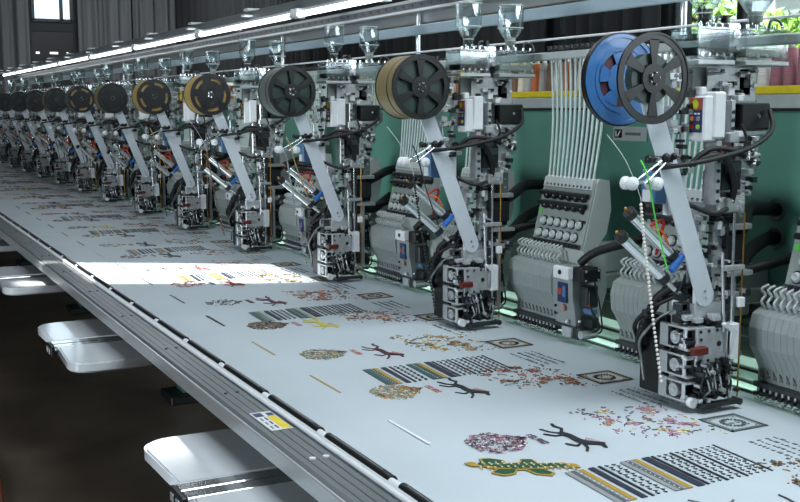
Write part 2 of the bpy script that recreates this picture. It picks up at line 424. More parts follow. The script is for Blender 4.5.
def letters(b, word, x, y, h, mt, z):
    """block letters made of small stitched bars; they read along -Y with their tops towards +X"""
    G = {'I': ['|c'], 'S': ['-t', '-m', '-b', '|tl', '|br'], 'L': ['|l', '-b'], 'A': ['|l', '|r', '-t', '-m'], 'N': ['|l', '|r', 'd'], 'D': ['|l', '-t', '-b', '|rs']}
    w = h*.55; t = h*.16
    for ch in word:
        def bar(u0, u1, v0, v1): b.box(x+v0*h, x+v1*h, y-u1*w, y-u0*w, z, z+.001, mt, 0)
        for s_ in G[ch]:
            if s_ == '|c': bar(.38, .62, 0, 1)
            elif s_ == '|l': bar(0, .25, 0, 1)
            elif s_ == '|r': bar(.75, 1, 0, 1)
            elif s_ == '|rs': bar(.75, 1, .12, .88)
            elif s_ == '|tl': bar(0, .25, .5, 1)
            elif s_ == '|br': bar(.75, 1, 0, .5)
            elif s_ == '-t': bar(0, 1, .84, 1)
            elif s_ == '-m': bar(0, 1, .42, .58)
            elif s_ == '-b': bar(0, 1, 0, .16)
            elif s_ == 'd': b.prism([(x+h, y-.1*w), (x+h, y-.35*w), (x, y-.9*w), (x, y-.65*w)], 'z', z, z+.001, mt)
        y -= w*1.35

def cloth():
    zt = .9
    fb = MB(); nx, ny = 24, 360; x0, x1 = .915, 2.118
    vs = []; rnd = random.Random(2)
    for j in range(ny+1):
        y = .3+(YE-.3)*j/ny
        for i in range(nx+1):
            x = x0+(x1-x0)*i/nx; e = min(i, nx-i)/nx
            w = .0022*math.sin(y*2.1+x*1.3)*math.sin(x*3.1-y*.7)+.0012*math.sin(y*7+3*math.sin(x*4))
            vs.append((x, y, zt-.0018+w*min(1, e*6)*.6))
    k = len(vs); vs += [(x, y, .8965) for x, y, z in vs]
    fs = []
    for j in range(ny):
        for i in range(nx):
            a = j*(nx+1)+i; fs.append([a, a+1, a+nx+2, a+nx+1])
    for j in range(ny):
        a = j*(nx+1); fs.append([a, a+nx+1, k+a+nx+1, k+a]); a += nx; fs.append([a+nx+1, a, k+a, k+a+nx+1])
    fb.add(vs, fs, 'fabric', True)
    f = tag(fb.build('embroidery_cloth', None, (0, 0, 0)), 'long pale grey cloth stretched over the table and covered in embroidered motifs', 'cloth')
    rnd = random.Random(11); Z = zt-.0005
    def blob(b, x, y, rx, ry, a, mt, n=7, z=Z, h=.0014):
        ca, sa = math.cos(a), math.sin(a); pts = []
        for i in range(n):
            t = 2*PI*i/n; u, v = rx*math.cos(t)*rnd.uniform(.75, 1.15), ry*math.sin(t)*rnd.uniform(.75, 1.15); pts.append((x+u*ca-v*sa, y+u*sa+v*ca))
        b.prism(pts, 'z', z, z+h, mt)
    def dash(b, pts, w, mt, z=Z, h=.0014):
        for (p, q) in zip(pts, pts[1:]):
            p = Vector(p); q = Vector(q); d = (q-p); 
            if d.length < 1e-6: continue
            n = Vector((-d.y, d.x)).normalized()*w/2
            b.prism([tuple(p-n), tuple(q-n), tuple(q+n), tuple(p+n)], 'z', z, z+h, mt)
    far = MB()
    def fin(b, name, far_):
        if not far_: b.build(name, f)
    def motif_leaf(b, x0, y0, cols, dense=150):     # bushy leaf shaped patch of small curls
        for k in range(dense):
            t = rnd.random(); u = rnd.uniform(-1, 1)
            half = .075*math.sin(PI*min(1, .12+t*.9))**.8
            x = x0+.14*t; y = y0+u*half+.0*t
            a = rnd.uniform(0, PI)
            if rnd.random() < .5: blob(b, x, y, rnd.uniform(.003, .007), rnd.uniform(.0015, .003), a, rnd.choice(cols), 5)
            else:
                p = [(x+.006*math.cos(a+q*.9), y+.006*math.sin(a+q*.9)) for q in range(4)]; dash(b, p, .0016, rnd.choice(cols))
    def motif_horse(b, x0, y0, c1, c2, word):       # galloping animal with a word in front of it
        X = lambda u, v: (x0+.012+v*.07, y0-u*.16)
        body = [(.14, .6), (.3, .7), (.55, .67), (.68, .76), (.77, 1.02), (.85, 1.16), (.9, 1.06), (1.04, .92), (1.02, .84), (.9, .88), (.83, .68), (.76, .46), (.6, .38), (.4, .42), (.25, .36), (.13, .42)]
        b.prism([X(u, v) for u, v in body], 'z', Z, Z+.0016, c1)
        for leg in ([(.72, .5), (.9, .36), (1.04, .1)], [(.68, .48), (.78, .16), (.62, -.06)], [(.2, .5), (.06, .22), (-.12, .1)], [(.26, .46), (.26, .14), (.1, -.1)]): dash(b, [X(*p) for p in leg], .0065, c1)
        dash(b, [X(.15, .56), X(.0, .80), X(-.15, .72), X(-.27, .82)], .008, c1)
        for q in range(7): dash(b, [X(.6+.04*q, .78+.03*q), X(.54+.04*q, .95+.03*q)], .003, c2)
        for q in range(5): blob(b, *X(rnd.uniform(.2, .7), rnd.uniform(.45, .68)), .004, .002, rnd.random()*3, c2, 5)
        letters(b, word, x0-.038, y0-.0, .018, {'t_pink': 't_plum'}.get(c2, c2) if y0 < 2.2 else c2, Z)
    def motif_flowers(b, x0, y0, cols, leafc):
        for k in range(15 if y0 < 5 else 9):
            cx_ = x0+rnd.uniform(0, .2); cy_ = y0-rnd.uniform(-.12, .12)-(cx_-x0)*.4; c = rnd.choice(cols); r = rnd.uniform(.006, .013)
            for q in range(6):
                a = q*PI/3+rnd.random()*.3; blob(b, cx_+r*math.cos(a), cy_+r*math.sin(a), r*.7, r*.4, a, rnd.choice([c, c, rnd.choice(cols)]), 6)
            blob(b, cx_, cy_, r*.35, r*.35, 0, 't_tan', 6, Z, .002)
        for k in range(110 if y0 < 5 else 46):
            cx_ = x0+rnd.uniform(-.02, .23); cy_ = y0-rnd.uniform(-.14, .14)-(cx_-x0)*.4; blob(b, cx_, cy_, rnd.uniform(.003, .009), rnd.uniform(.0015, .003), rnd.random()*PI, rnd.choice(leafc+cols), 6)
        for k in range(18):
            cx_ = x0+rnd.uniform(0, .18); cy_ = y0-rnd.uniform(-.1, .1)-(cx_-x0)*.4; a = rnd.random()*6.28
            dash(b, [(cx_+.03*q/4*math.cos(a+q*.3), cy_+.03*q/4*math.sin(a+q*.3)) for q in range(5)], .002, rnd.choice(leafc))
    def motif_frame(b, x0, y0, c1, c2):
        def rect(r, w, mt):
            for (a, c, d, e) in ((-r, r, -r, -r+w), (-r, r, r-w, r), (-r, -r+w, -r, r), (r-w, r, -r, r)): b.box(x0+a, x0+c, y0+d, y0+e, Z, Z+.0012, mt, 0)
        rect(.058, .006, c1); rect(.047, .002, c2)
        for q in range(20):
            a = q*PI/10; blob(b, x0+.027*math.cos(a), y0+.027*math.sin(a), .006, .0035, a, c1, 5)
        for q in range(14): blob(b, x0+rnd.uniform(-.03, .03), y0+rnd.uniform(-.03, .03), .005, .003, rnd.random()*3, c2, 5)
        for q in (-1, 1):
            for r in (-1, 1): blob(b, x0+q*.038, y0+r*.038, .007, .003, .78, c2, 5)
    def motif_text(b, x0, y0, mt):                 # a few lines of small dotted stitching
        for l_ in range(4):
            y = y0+.09
            while y > y0-.08:
                L = rnd.uniform(.004, .014); b.box(x0+l_*.026, x0+l_*.026+rnd.choice([.003, .006, .009]), y-L, y, Z, Z+.0008, mt, 0); y -= L+rnd.uniform(.004, .01)
    def motif_stripes(b, x0, y0, a_, g_, d_):
        y1 = y0-.19
        def st(u0, u1, mt):
            u0 *= 1.07; u1 *= 1.07; b.prism([(x0+u0, y0), (x0+u1, y0), (x0+u1-.012, y1), (x0+u0-.012, y1)], 'z', Z, Z+.0012, mt)
        def dots(u0, u1, nrow):
            for r in range(nrow):
                u = 1.07*(u0+(u1-u0)*(r+.5)/nrow)
                for q in range(15):
                    y = y0-.19*(q+.5)/15; s_ = .0045; xx = x0+u-.012*(y0-y)/.19+(.002 if q % 2 else -.002)
                    b.prism([(xx-s_, y+s_), (xx+s_, y), (xx-s_*.3, y-s_)], 'z', Z, Z+.0012, d_)
        for o in (0, .135):
            st(o, o+.012, a_); st(o+.0125, o+.022, 't_slate'); st(o+.0225, o+.031, a_); st(o+.032, o+.044, g_)
            for q in range(12): blob(b, x0+o+.026-.012*q/12, y0-.19*(q+.5)/12, .002, .002, 0, 't_white', 5, Z, .002)
            w = .018 if o else .014
            st(o+.056, o+.056+w, 't_navy'); st(o+.08, o+.086, 't_black')
            if not o: dots(.092, .128, 2)
        dots(.228, .262, 2); st(.264, .27, 't_black'); dots(.275, .312, 2); st(.315, .321, 't_black'); dots(.326, .378, 3); st(.381, .386, 't_black')
    leafcols = [['t_plum', 't_pink', 't_plum', 't_pink', 't_slate', 't_white'], ['t_sage', 't_cream', 't_sage', 't_gold', 't_orange', 't_grey'], ['t_sage', 't_grey', 't_tan', 't_slate', 't_cream'], ['t_maroon', 't_brown', 't_grey', 't_tan', 't_slate'], ['t_brown', 't_maroon', 't_slate', 't_grey'], ['t_salmon', 't_red', 't_tan', 't_pink'], ['t_slate', 't_grey', 't_brown']]
    horses = [('t_black', 't_pink'), ('t_black', 't_salmon'), ('t_maroon', 't_salmon'), ('t_yellow', 't_pink'), ('t_maroon', 't_brown'), ('t_red', 't_slate'), ('t_red', 't_brown')]
    flows = [(['t_pink', 't_cream', 't_pink', 't_tan'], ['t_slate', 't_plum', 't_navy', 't_pink']), (['t_salmon', 't_red', 't_salmon', 't_brown'], ['t_brown', 't_sage', 't_slate', 't_salmon']), (['t_tan', 't_gold', 't_cream', 't_brown'], ['t_brown', 't_slate', 't_tan']), (['t_pink', 't_plum', 't_salmon', 't_cream'], ['t_plum', 't_brown', 't_slate']), (['t_salmon', 't_orange', 't_brown'], ['t_brown', 't_slate', 't_red']), (['t_tan', 't_brown', 't_slate'], ['t_slate', 't_brown'])]
    bast = ['t_white', 't_tan', 't_tan', 't_black', 't_slate', 't_slate', 't_black']
    for k in range(-1, 27):
        fa = k >= 12
        p = .5*k; nb = (lambda: far) if fa else (lambda: MB())
        if k >= 0:
            b = nb(); motif_leaf(b, 1.215 if k else 1.22, 2.01+p-.02*k*0, leafcols[k % 7], 420 if k < 4 else 110); fin(b, 'leaf_pattern', fa)
            b = nb(); motif_horse(b, 1.41, 2.03+p, *horses[k % 7], 'ISLAND'); fin(b, 'horse_pattern', fa)
            b = nb(); b.box(1.1375, 1.1435 if k % 3 else 1.145, 2.07+p, 2.28+p, Z, Z+.0012, bast[k % 7], 0); fin(b, 'basting_line', fa)
            b = nb(); motif_frame(b, 1.88, 1.88+p, 't_black' if k else 't_slate', 't_tan' if k else 't_sage'); fin(b, 'frame_pattern', fa)
        b = nb(); motif_flowers(b, 1.59 if k >= 0 else 1.68, 2.03+p, *flows[k % 6]); fin(b, 'floral_pattern', fa)
        b = nb(); motif_text(b, 1.80, 2.16+p, 't_slate'); fin(b, 'dotted_pattern', fa)
        if k >= 0 and k % 2 == 0:
            kk = k//2; b = nb(); motif_stripes(b, 1.30, 1.77+kk*1.0, ['t_grey', 't_teal', 't_teal', 't_tan'][kk % 4], ['t_gold', 't_gold', 't_sage', 't_tan'][kk % 4], 't_black'); fin(b, 'stripe_pattern', fa)
    far.build('far_pattern', f, kind='stuff')
    # the green and gold spread-legged motif
    b = MB()
    def T(u, v): return (1.14+.222*u-.012*v, 1.955-.12*u-.115*v)
    shapes = [[(.02, .30), (.10, .20), (.16, .32), (.30, .34), (.52, .22), (.75, .28), (.86, .2), (.98, .3), (.97, .5), (.86, .52), (.78, .46), (.6, .62), (.36, .7), (.22, .62), (.14, .46), (.06, .48)],
              [(.18, .36), (.20, .02), (.30, -.04), (.40, .1), (.38, .36)], [(.24, .6), (.14, .86), (.22, 1.02), (.34, .9), (.42, .6)], [(.46, .6), (.50, .92), (.62, 1.0), (.68, .84), (.62, .55)], [(.5, .3), (.56, .02), (.66, .02), (.66, .3)]]
    for i, sh in enumerate(shapes):
        b.prism([T(*p) for p in sh], 'z', Z, Z+.0012+.0001*i, 't_gold')
        cx_ = sum(p[0] for p in sh)/len(sh); cy_ = sum(p[1] for p in sh)/len(sh)
        b.prism([T(cx_+(p[0]-cx_)*.8, cy_+(p[1]-cy_)*.74) for p in sh], 'z', Z+.001, Z+.0018+.0001*i, 't_dgreen')
    for r in range(5):
        for q in range(14):
            u = .12+.06*q; v = .27+.085*r+.03*math.sin(q)
            if r in (0, 1, 3): blob(b, *T(u, v), .0042, .0024, 1.2, 't_cream', 5, Z, .003)
            elif r != 2 or q % 2: blob(b, *T(u, v), .004, .002, 1.2, 't_gold', 5, Z, .003)
    b.build('lizard_pattern', f)
    b = MB(); dash(b, [(1.55+.1*math.cos(t*.25)*.5, 1.47-.05*math.sin(t*.3)-.01*t) for t in range(8)], .004, 't_black'); dash(b, [(1.42, 1.53), (1.44, 1.49), (1.47, 1.47), (1.5, 1.49)], .005, 't_slate'); b.build('curl_pattern', f)
cloth()

# ------------------------------------------------------------------ machine beam, racks, lights
def beam():
    t = empty('machine_bridge', (2.6, 0, 1.0), 'long teal painted beam running behind every embroidery head', 'machine beam'); O = (2.6, 0, 1.0)
    b = MB(); b.box(2.45, 2.95, .3, YE, 1.10, 1.65, 'teal', .006); b.build('beam_body', t, O)
    b = MB(); b.box(2.42, 2.95, .3, YE, 1.085, 1.115, 'rail_green', .003); b.box(2.38, 2.95, .3, YE, 1.05, 1.083, 'rail_green', .004); b.box(2.40, 2.95, .3, YE, 1.04, 1.05, 'gun', 0); b.box(2.35, 2.95, .3, YE, 1.012, 1.04, 'rail_green', .003)
    b.box(2.40, 2.95, .3, YE, 1.0, 1.012, 'gun', 0); b.box(2.345, 2.358, .3, YE, .985, 1.012, 'rail_green', .002); b.box(2.345, 2.352, .3, YE, 1.018, 1.024, 'gun', 0)  # front lip also shields the added strip light from view
    b.build('lower_rails', t, O)
    for y in (.8, 6.6, 12.4, 17.4):
        b = MB(); b.box(2.77, 2.93, y-.12, y+.12, 0, .99, 'teal_dark'); b.build('leg', t, O)
    b = MB()
    for n in range(ND):
        for (dy, z) in ((2.31, 1.36), (2.31, 1.275)):
            b.lathe([(.034, -.004), (.036, .002), (.030, .006), (.028, .0)], (2.448, dy+S*n, z), (-1, 0, 0), 'rail_green', 14)
    b.build('grommet', t, O, kind='stuff')
    b = MB(); b.box(2.442, 2.449, 2.90, 3.08, 1.545, 1.595, 'head_light', .001); b.box(2.440, 2.4425, 3.03, 3.07, 1.555, 1.585, 'black', 0); b.box(2.440, 2.4425, 2.93, 3.01, 1.565, 1.575, 'head_line', 0)
    b.prism([(3.055, 1.56), (3.04, 1.58), (3.035, 1.58), (3.05, 1.56)], 'x', 2.4385, 2.4402, 'white'); b.box(2.4385, 2.4402, 3.058, 3.063, 1.56, 1.58, 'white', 0)
    b.build('nameplate', t, O, label='pale nameplate with a dark square mark')
    # strip light added under the beam to brighten bed and cloth edge
    l = empty('work_lamp', (2.39, 0, .98), 'bright strip lamp glowing in the gap under the teal beam', 'lamp'); O = (2.39, 0, .98)
    b = MB(); b.cyl((2.39, .5, .985), (2.39, YE-.3, .985), .008, 'lamp_low', n=10, cap=True); b.build('tube', l, O)
    b = MB(); b.box(2.37, 2.41, .5, YE-.3, .994, .9995, 'white', .001); b.build('housing', l, O)
    # shelf rack of thread cones
    r = empty('thread_rack', (2.65, 0, 1.65), 'yellow edged shelf rack on top of the teal beam holding thread cones', 'rack'); O = (2.65, 0, 1.65)
    b = MB(); b.box(2.44, 2.95, .4, YE-.1, 1.652, 1.70, 'head_light', .003); b.box(2.437, 2.445, .4, YE-.1, 1.652, 1.66, 'black', 0); b.build('shelf', r, O)
    b = MB(); b.box(2.44, 2.475, .4, YE-.1, 1.701, 1.725, 'yellow', .003); b.build('lip', r, O)
    y = 1.9
    for q in range(14):
        b = MB(); b.box(2.45, 2.47, y, y+.025, 1.726, 1.87, 'yellow', .002); b.box(2.45, 2.94, y+.005, y+.02, 1.84, 1.865, 'yellow', .002); b.build('upright', r, O); y += S
    b = MB(); b.box(2.9, 2.94, .4, YE-.1, 1.701, 1.86, 'gun', .002); b.build('back_panel', r, O)
    kinds = ['cone_grey', 'cone_orange', 'cone_grey', 'cone_cream', 'cone_brown', 'cone_orange', 'cone_white', 'cone_brown', 'cone_pink', 'cone_red', 'cone_cream']
    protos = {}
    def cone(y, mt):
        if mt not in protos:
            o = empty('thread_cone', (2.56, y, 1.7), '', 'thread cone')
            b = MB(); b.lathe([(.001, .004), (.023, .004), (.024, .012), (.018, .14), (.001, .142)], (2.56, y, 1.7), (0, 0, 1), mt, 16); b.build('thread', o, (2.56, y, 1.7))
            b = MB(); b.lathe([(.001, .1422), (.010, .1422), (.008, .158), (.001, .158)], (2.56, y, 1.7), (0, 0, 1), 'white', 10); b.build('core_tip', o, (2.56, y, 1.7))
            b = MB(); b.lathe([(.001, .0), (.025, .0), (.025, .004), (.001, .004)], (2.56, y, 1.7), (0, 0, 1), 'black', 14); b.build('base_disc', o, (2.56, y, 1.7)); protos[mt] = o
        else:
            o = copy_tree(protos[mt]); o.location = (2.56, y, 1.7)
        c = mt.split('_')[1]
        o['label'] = '%s thread cone standing in the yellow edged rack' % c; o['group'] = '%s cones in the rack' % c
    rnd = random.Random(4); y = 2.02; i = 0
    while y < 8.2:
        red = (2.0 < y < 2.9)
        if not any(abs(y-(1.9125+S*q)) < .05 for q in range(14)):
            cone(y, rnd.choice(['cone_pink', 'cone_red', 'cone_cream', 'cone_white', 'cone_grey']) if red else kinds[i % 8])
        i += 1; y += .052
    # thread guide rail with clear top row of tension discs
    g = empty('thread_guide_rail', (2.34, 0, 1.85), 'grey guide rail with dark tension discs above the thread tubes', 'rail'); O = (2.34, 0, 1.85)
    b = MB(); b.box(2.18, 2.225, .4, YE-.2, 1.825, 1.852, 'head_light', .004); b.box(2.225, 2.36, .4, YE-.2, 1.838, 1.846, 'head_light', .002); b.build('channel', g, O)
    b = MB(); b.cyl((2.2, .4, 1.897), (2.2, YE-.2, 1.897), .004, 'white', n=8); b.build('guide_wire', g, O)
    b = MB()
    for k in range(NH):
        yc = 1.82+k*S/2
        for q in range(12):
            for x in (2.19, 2.24):
                yy = yc-.165+.03*q; b.lathe([(.001, 0), (.012, .002), (.006, .01), (.012, .018), (.001, .02)], (x, yy, 1.853 if x < 2.2 else 1.847), (0, 0, 1), 'black', 8)
    b.build('tension_disc', g, O, kind='stuff')
    for k in range(NH//2+1):
        y = 1.3+S*k+.35; b = MB(); b.box(2.23, 2.46, y-.015, y+.015, 1.815, 1.836, 'steel', .002); b.box(2.445, 2.475, y-.02, y+.02, 1.70, 1.834, 'steel', .002); b.build('bracket', g, O)
    # overhead lamp rail
    h = empty('lamp_rail', (2.35, 0, 2.1), 'long aluminium rail carrying the fluorescent tubes above the machine', 'rail'); O = (2.35, 0, 2.1)
    b = MB(); b.prism([(2.27, 2.18), (2.36, 2.2), (2.36, 2.215), (2.25, 2.20), (2.25, 2.165), (2.27, 2.165)], 'y', 1.0, 18.0, 'alu'); b.box(2.255, 2.268, 1.0, 18.0, 2.19, 2.25, 'alu_rail', .002); b.build('reflector', h, O)
    b = MB(); b.box(2.40, 2.47, 1.0, 18.0, 2.105, 2.165, 'alu', .004); b.box(2.52, 2.56, 1.0, 18.0, 2.07, 2.13, 'alu', .003); b.box(2.397, 2.401, 1.0, 18.0, 2.12, 2.15, 'dark_steel', 0)
    for k in range(90): b.box(2.394, 2.398, 3+.09*k, 3.03+.09*k, 2.13, 2.142, 'gun', 0)
    b.build('slotted_channel', h, O)
    for k in range(15):
        y = 1.55+k*1.21
        b = MB(); b.box(2.2, 2.6, y-.03, y+.03, 2.216, 2.226, 'white', .002); b.box(2.22, 2.3, y-.04, y+.04, 2.251, 2.265, 'head_light', .003); b.build('crosspiece', h, O)
    for k, y in enumerate([2.8, 4.67, 6.5, 8.77, 10.9, 13.0, 15.1, 17.2]):
        b = MB(); b.cyl((2.5, y, 1.701), (2.5, y, 2.12), .012, 'steel', n=12); b.build('post', h, O)
    b = MB(); b.box(2.375, 2.395, 1.0, 18.4, 1.995, 2.04, 'bar_blue', .003)
    for k, y in enumerate([2.8, 4.67, 6.5, 8.77, 10.9, 13.0, 15.1, 17.2]): b.box(2.395, 2.49, y-.01, y+.01, 2.01, 2.03, 'steel', .002)
    b.build('cross_bar', h, O)
    ys = [2.2, 3.42, 4.50, 5.50, 7.42, 9.30, 11.2, 13.0, 14.86, 17.9]
    ys = [2.0, 3.3, 4.45, 5.60, 7.43, 9.32, 11.18, 12.97, 14.86, 16.4, 17.9]
    for k in range(len(ys)-1):
        o = empty('fluorescent_tube', (2.235, ys[k], 2.165), 'glowing white fluorescent tube under the lamp rail, %s from the near end' % ORD[k], 'lamp', 'fluorescent tubes along the lamp rail'); O2 = (2.235, ys[k], 2.165)
        b = MB(); b.cyl((2.232, ys[k]+.06, 2.165), (2.232, ys[k+1]-.06, 2.165), .015, 'lamp', n=12); b.build('glass_tube', o, O2)
        for yy in (ys[k]+.035, ys[k+1]-.035):
            b = MB(); b.cyl((2.232, yy-.02, 2.165), (2.232, yy+.024, 2.165), .016, 'white', n=12); b.box(2.22, 2.252, yy-.012, yy+.012, 2.16, 2.20, 'white', .002); b.build('end_socket', o, O2)
beam()

# ------------------------------------------------------------------ embroidery head (flat needle head)
def make_head():
    yc = 1.82; O = (2.2, yc, .93); y0, y1 = yc-.18, yc+.185
    h = empty('embroidery_unit', O, '', 'embroidery head', 'grey embroidery heads along the beam')
    prof = [(2.085, .955), (2.085, .99), (2.07, 1.02), (2.05, 1.05), (2.045, 1.10), (2.055, 1.135), (2.085, 1.15), (2.12, 1.15), (2.12, .955)]
    b = MB(); n = 12; w = (y1-y0-.11)/n
    for i in range(n):
        a = y0+.11+i*w; b.prism(prof, 'y', a+.0005, a+w-.0005, 'head_grey')
    b.box(2.09, 2.118, y0+.1, y1-.001, .958, 1.148, 'head_line', 0)
    b.prism([(2.07, .955), (2.066, 1.0), (2.055, 1.05), (2.053, 1.14), (2.12, 1.15), (2.12, .955)], 'y', y0, y0+.11, 'head_grey')
    for i in range(11): b.box(2.082, 2.086, y0+.125+i*.022, y0+.135+i*.022, .965, .972, 'head_line', 0); b.prism([(y0+.128+i*.022, .974), (y0+.133+i*.022, .974), (y0+.136+i*.022, .985), (y0+.130+i*.022, .98)], 'x', 2.081, 2.086, 'head_line')
    b.box(2.083, 2.0865, y0+.12, y0+.3, .995, .997, 'head_line', 0)
    for z in (.985, 1.01, 1.1, 1.115): b.ball((2.060, y0+.1, z), .005, 'gun', 6)
    b.build('needle_case', h, O)
    b = MB(); b.box(2.049, 2.054, y0+.025, y0+.075, 1.03, 1.095, 'navy', 0); b.box(2.047, 2.05, y0+.03, y0+.045, 1.05, 1.085, 'box_blue', 0); b.box(2.047, 2.05, y0+.05, y0+.07, 1.055, 1.075, 'label_red', 0)
    b.cyl((2.052, y0+.05, 1.012), (2.056, y0+.05, 1.012), .012, 't_salmon', n=12); b.cyl((2.051, y0+.05, 1.012), (2.057, y0+.05, 1.012), .008, 'head_grey', n=12)
    b.build('sticker', h, O, label='dark blue sticker with a red figure')
    for i in range(12):                          # thread take-up levers
        a = y0+.118+i*.0215; b = MB(); b.tube([(2.09, a, 1.145), (2.075, a, 1.165), (2.095, a+.006, 1.178), (2.085, a+.010, 1.195), (2.105, a+.006, 1.205)], .004, 'head_light', 6, 3); b.build('take_up_lever', h, O)
    # body behind
    b = MB(); b.prism([(2.121, .97), (2.121, 1.19), (2.15, 1.20), (2.19, 1.19), (2.20, 1.06), (2.17, .97)], 'y', y0+.01, y1-.01, 'head_light'); b.box(2.19, 2.451, y0+.12, y1-.10, 1.10, 1.19, 'head_light', .006); b.box(2.17, 2.36, y0+.10, y1-.08, 1.05, 1.1, 'head_grey', .006); b.build('body', h, O)
    # tension panel leaning back
    A = (2.11, 1.19); B_ = (2.165, 1.42); y0, y1 = yc-.155, yc+.135
    b = MB(); b.prism([A, B_, (2.175, 1.43), (2.212, 1.425), (2.222, 1.33), (2.205, 1.25), (2.15, 1.185)], 'y', y0, y1, 'head_light', False); b.build('tension_housing', h, O)
    d = Vector((B_[0]-A[0], 0, B_[1]-A[1])).normalized(); nrm = Vector((-d.z, 0, d.x))
    def P(u, v, off=0):                          # u along Y from near edge, v up the panel
        return Vector((A[0], y0+u, A[1]))+d*v+nrm*off
    L = math.hypot(B_[0]-A[0], B_[1]-A[1])
    b = MB()
    def slab(u0, u1, v0, v1, o0, o1, mt, bb=None):
        bb = bb or b
        q = [P(u0, v0, o0), P(u1, v0, o0), P(u1, v1, o0), P(u0, v1, o0), P(u0, v0, o1), P(u1, v0, o1), P(u1, v1, o1), P(u0, v1, o1)]
        bb.add(q, [[0, 1, 2, 3], [7, 6, 5, 4], [4, 5, 1, 0], [5, 6, 2, 1], [6, 7, 3, 2], [7, 4, 0, 3]], mt)
    slab(.003, .287, .006, L-.004, .0, .005, 'head_grey'); b.build('tension_plate', h, O)
    b = MB(); slab(.012, .278, .205, .222, .005, .009, 'head_line'); 
    for i in range(12): slab(.018+i*.0215, .029+i*.0215, .209, .218, .009, .012, 'black')
    slab(.01, .28, .008, .024, .005, .012, 'dark_steel')
    for i in range(12): slab(.018+i*.0215, .031+i*.0215, .010, .022, .012, .015, 'gun')
    slab(.265, .28, .112, .128, .005, .007, 'green_thread'); slab(.03, .04, .125, .135, .005, .012, 'black'); slab(.012, .022, .095, .105, .005, .012, 'black')
    b.build('thread_guide', h, O)
    for r in range(2):
        for i in range(6):
            u = .038+i*.04+.012*(1-r); c = P(u, .045+.042*r, .005); b = MB()
            b.lathe([(.001, .0), (.014, .0), (.014, .005), (.013, .010), (.010, .014), (.008, .014), (.007, .012), (.001, .012)], c, nrm, 'head_light', 14)
            b.lathe([(.0141, .001), (.0175, .001), (.0175, .005), (.0141, .005)], c, nrm, 'black', 14); b.build('tension_knob', h, O)  # black ring stands in for the shading round the knob rim
    for r in range(2):
        b = MB(); v = .148+.035*r
        b.cyl(P(.012, v, .02), P(.272, v, .02), .009, 'black', n=8)
        for i in range(6): c = P(.036+i*.041, v-.006, .008); b.lathe([(.001, .0), (.013, .0), (.0155, .006), (.012, .016), (.001, .019)], c, nrm, 'black_gloss', 12)
        b.build('thread_sensor', h, O)
    # thread tubes up to the guide rail
    b = MB(); slab(.01, .28, L-.03, L+.004, -.02, .012, 'head_light'); b.build('tube_holder', h, O)
    for i in range(12):
        u = .022+i*.0222; p = P(u, L-.012, .0); q = Vector((2.195, yc-.145+.0275*i, 1.83)); b = MB()
        b.cyl(p, p.lerp(q, .05), .0075, 'white', n=8); b.tube([p.lerp(q, .04), p.lerp(q, .5)+Vector((.01, 0, 0)), q], .0048, 'tube_clear', 7); b.build('thread_tube', h, O)
    y0, y1 = yc-.18, yc+.185
    # drive at the near end
    b = MB(); b.box(2.025, 2.048, y0-.012, y0+.07, 1.112, 1.152, 'white', .003); b.cyl((2.022, y0+.03, 1.134), (2.026, y0+.03, 1.134), .008, 'black', n=12); b.build('colour_change_block', h, O)
    b = MB(); b.box(2.05, 2.12, y0-.05, y0-.002, 1.105, 1.155, 'black', .004); b.box(2.05, 2.12, y0-.062, y0-.05, 1.11, 1.15, 'black', .003)
    for q in ((2.06, 1.115), (2.11, 1.115), (2.06, 1.145), (2.11, 1.145)): b.cyl((q[0], y0-.064, q[1]), (q[0], y0-.06, q[1]), .004, 'steel', n=6)
    b.build('motor', h, O)
    b = MB(); b.box(2.08, 2.13, y0-.04, y0-.002, 1.02, 1.09, 'dark_steel'); b.box(2.085, 2.12, y0-.06, y0-.002, .955, .99, 'gun'); b.box(2.06, 2.13, y0-.03, y0+.06, .915, .955, 'dark_steel'); b.box(2.05, 2.06, y0+.0, y0+.05, .92, .952, 'steel')
    b.cyl((2.06, y0-.04, .935), (2.12, y0-.04, .935), .014, 'steel', n=12); b.ball((2.055, y0+.03, .968), .008, 'steel', 8); b.ball((2.07, y0-.02, .975), .006, 'steel', 8)
    b.box(2.09, 2.115, y0-.055, y0-.01, 1.0, 1.018, 'box_blue')
    b.build('trimmer_unit', h, O)
    b = MB(); b.box(2.068, 2.10, y0+.06, y1-.0, .94, .954, 'dark_steel', .002); b.box(2.075, 2.1, y0+.08, y1-.01, .928, .94, 'black', .002); b.build('needle_bar_rail', h, O)
    for i in range(12):
        a = y0+.125+i*.0205; b = MB(); b.cyl((2.075, a, .94), (2.075, a, .915), .004, 'steel', n=8); b.box(2.062, 2.088, a-.006, a+.006, .92, .93, 'gun', .001); b.cyl((2.075, a, .915), (2.075, a, .903), .0014, 'chrome', n=6); b.box(2.064, 2.084, a-.005, a+.005, .908, .912, 'steel', .001); b.build('needle_bar', h, O)
    b = MB(); b.tube([(2.10, y0-.03, 1.09), (2.08, y0-.06, 1.03), (2.10, y0-.085, .97), (2.11, y0-.04, .94)], .004, 'black'); b.tube([(2.12, y0-.03, 1.10), (2.11, y0-.075, 1.02), (2.12, y0-.07, .95), (2.12, y0-.02, .93)], .003, 'rubber'); b.tube([(2.09, y0-.035, 1.06), (2.085, y0-.05, 1.04), (2.09, y0-.03, 1.02)], .0025, 'red'); b.build('wire', h, O)
    b = MB(); b.tube([(2.09, y0+.01, 1.16), (2.12, y0-.03, 1.20), (2.22, y0-.09, 1.235), (2.36, y0-.06, 1.245), (2.449, y0-.02+.0, 1.24)], .014, 'rubber', 10)
    b.build('cable_hose', h, O)
    return h
H0 = make_head()
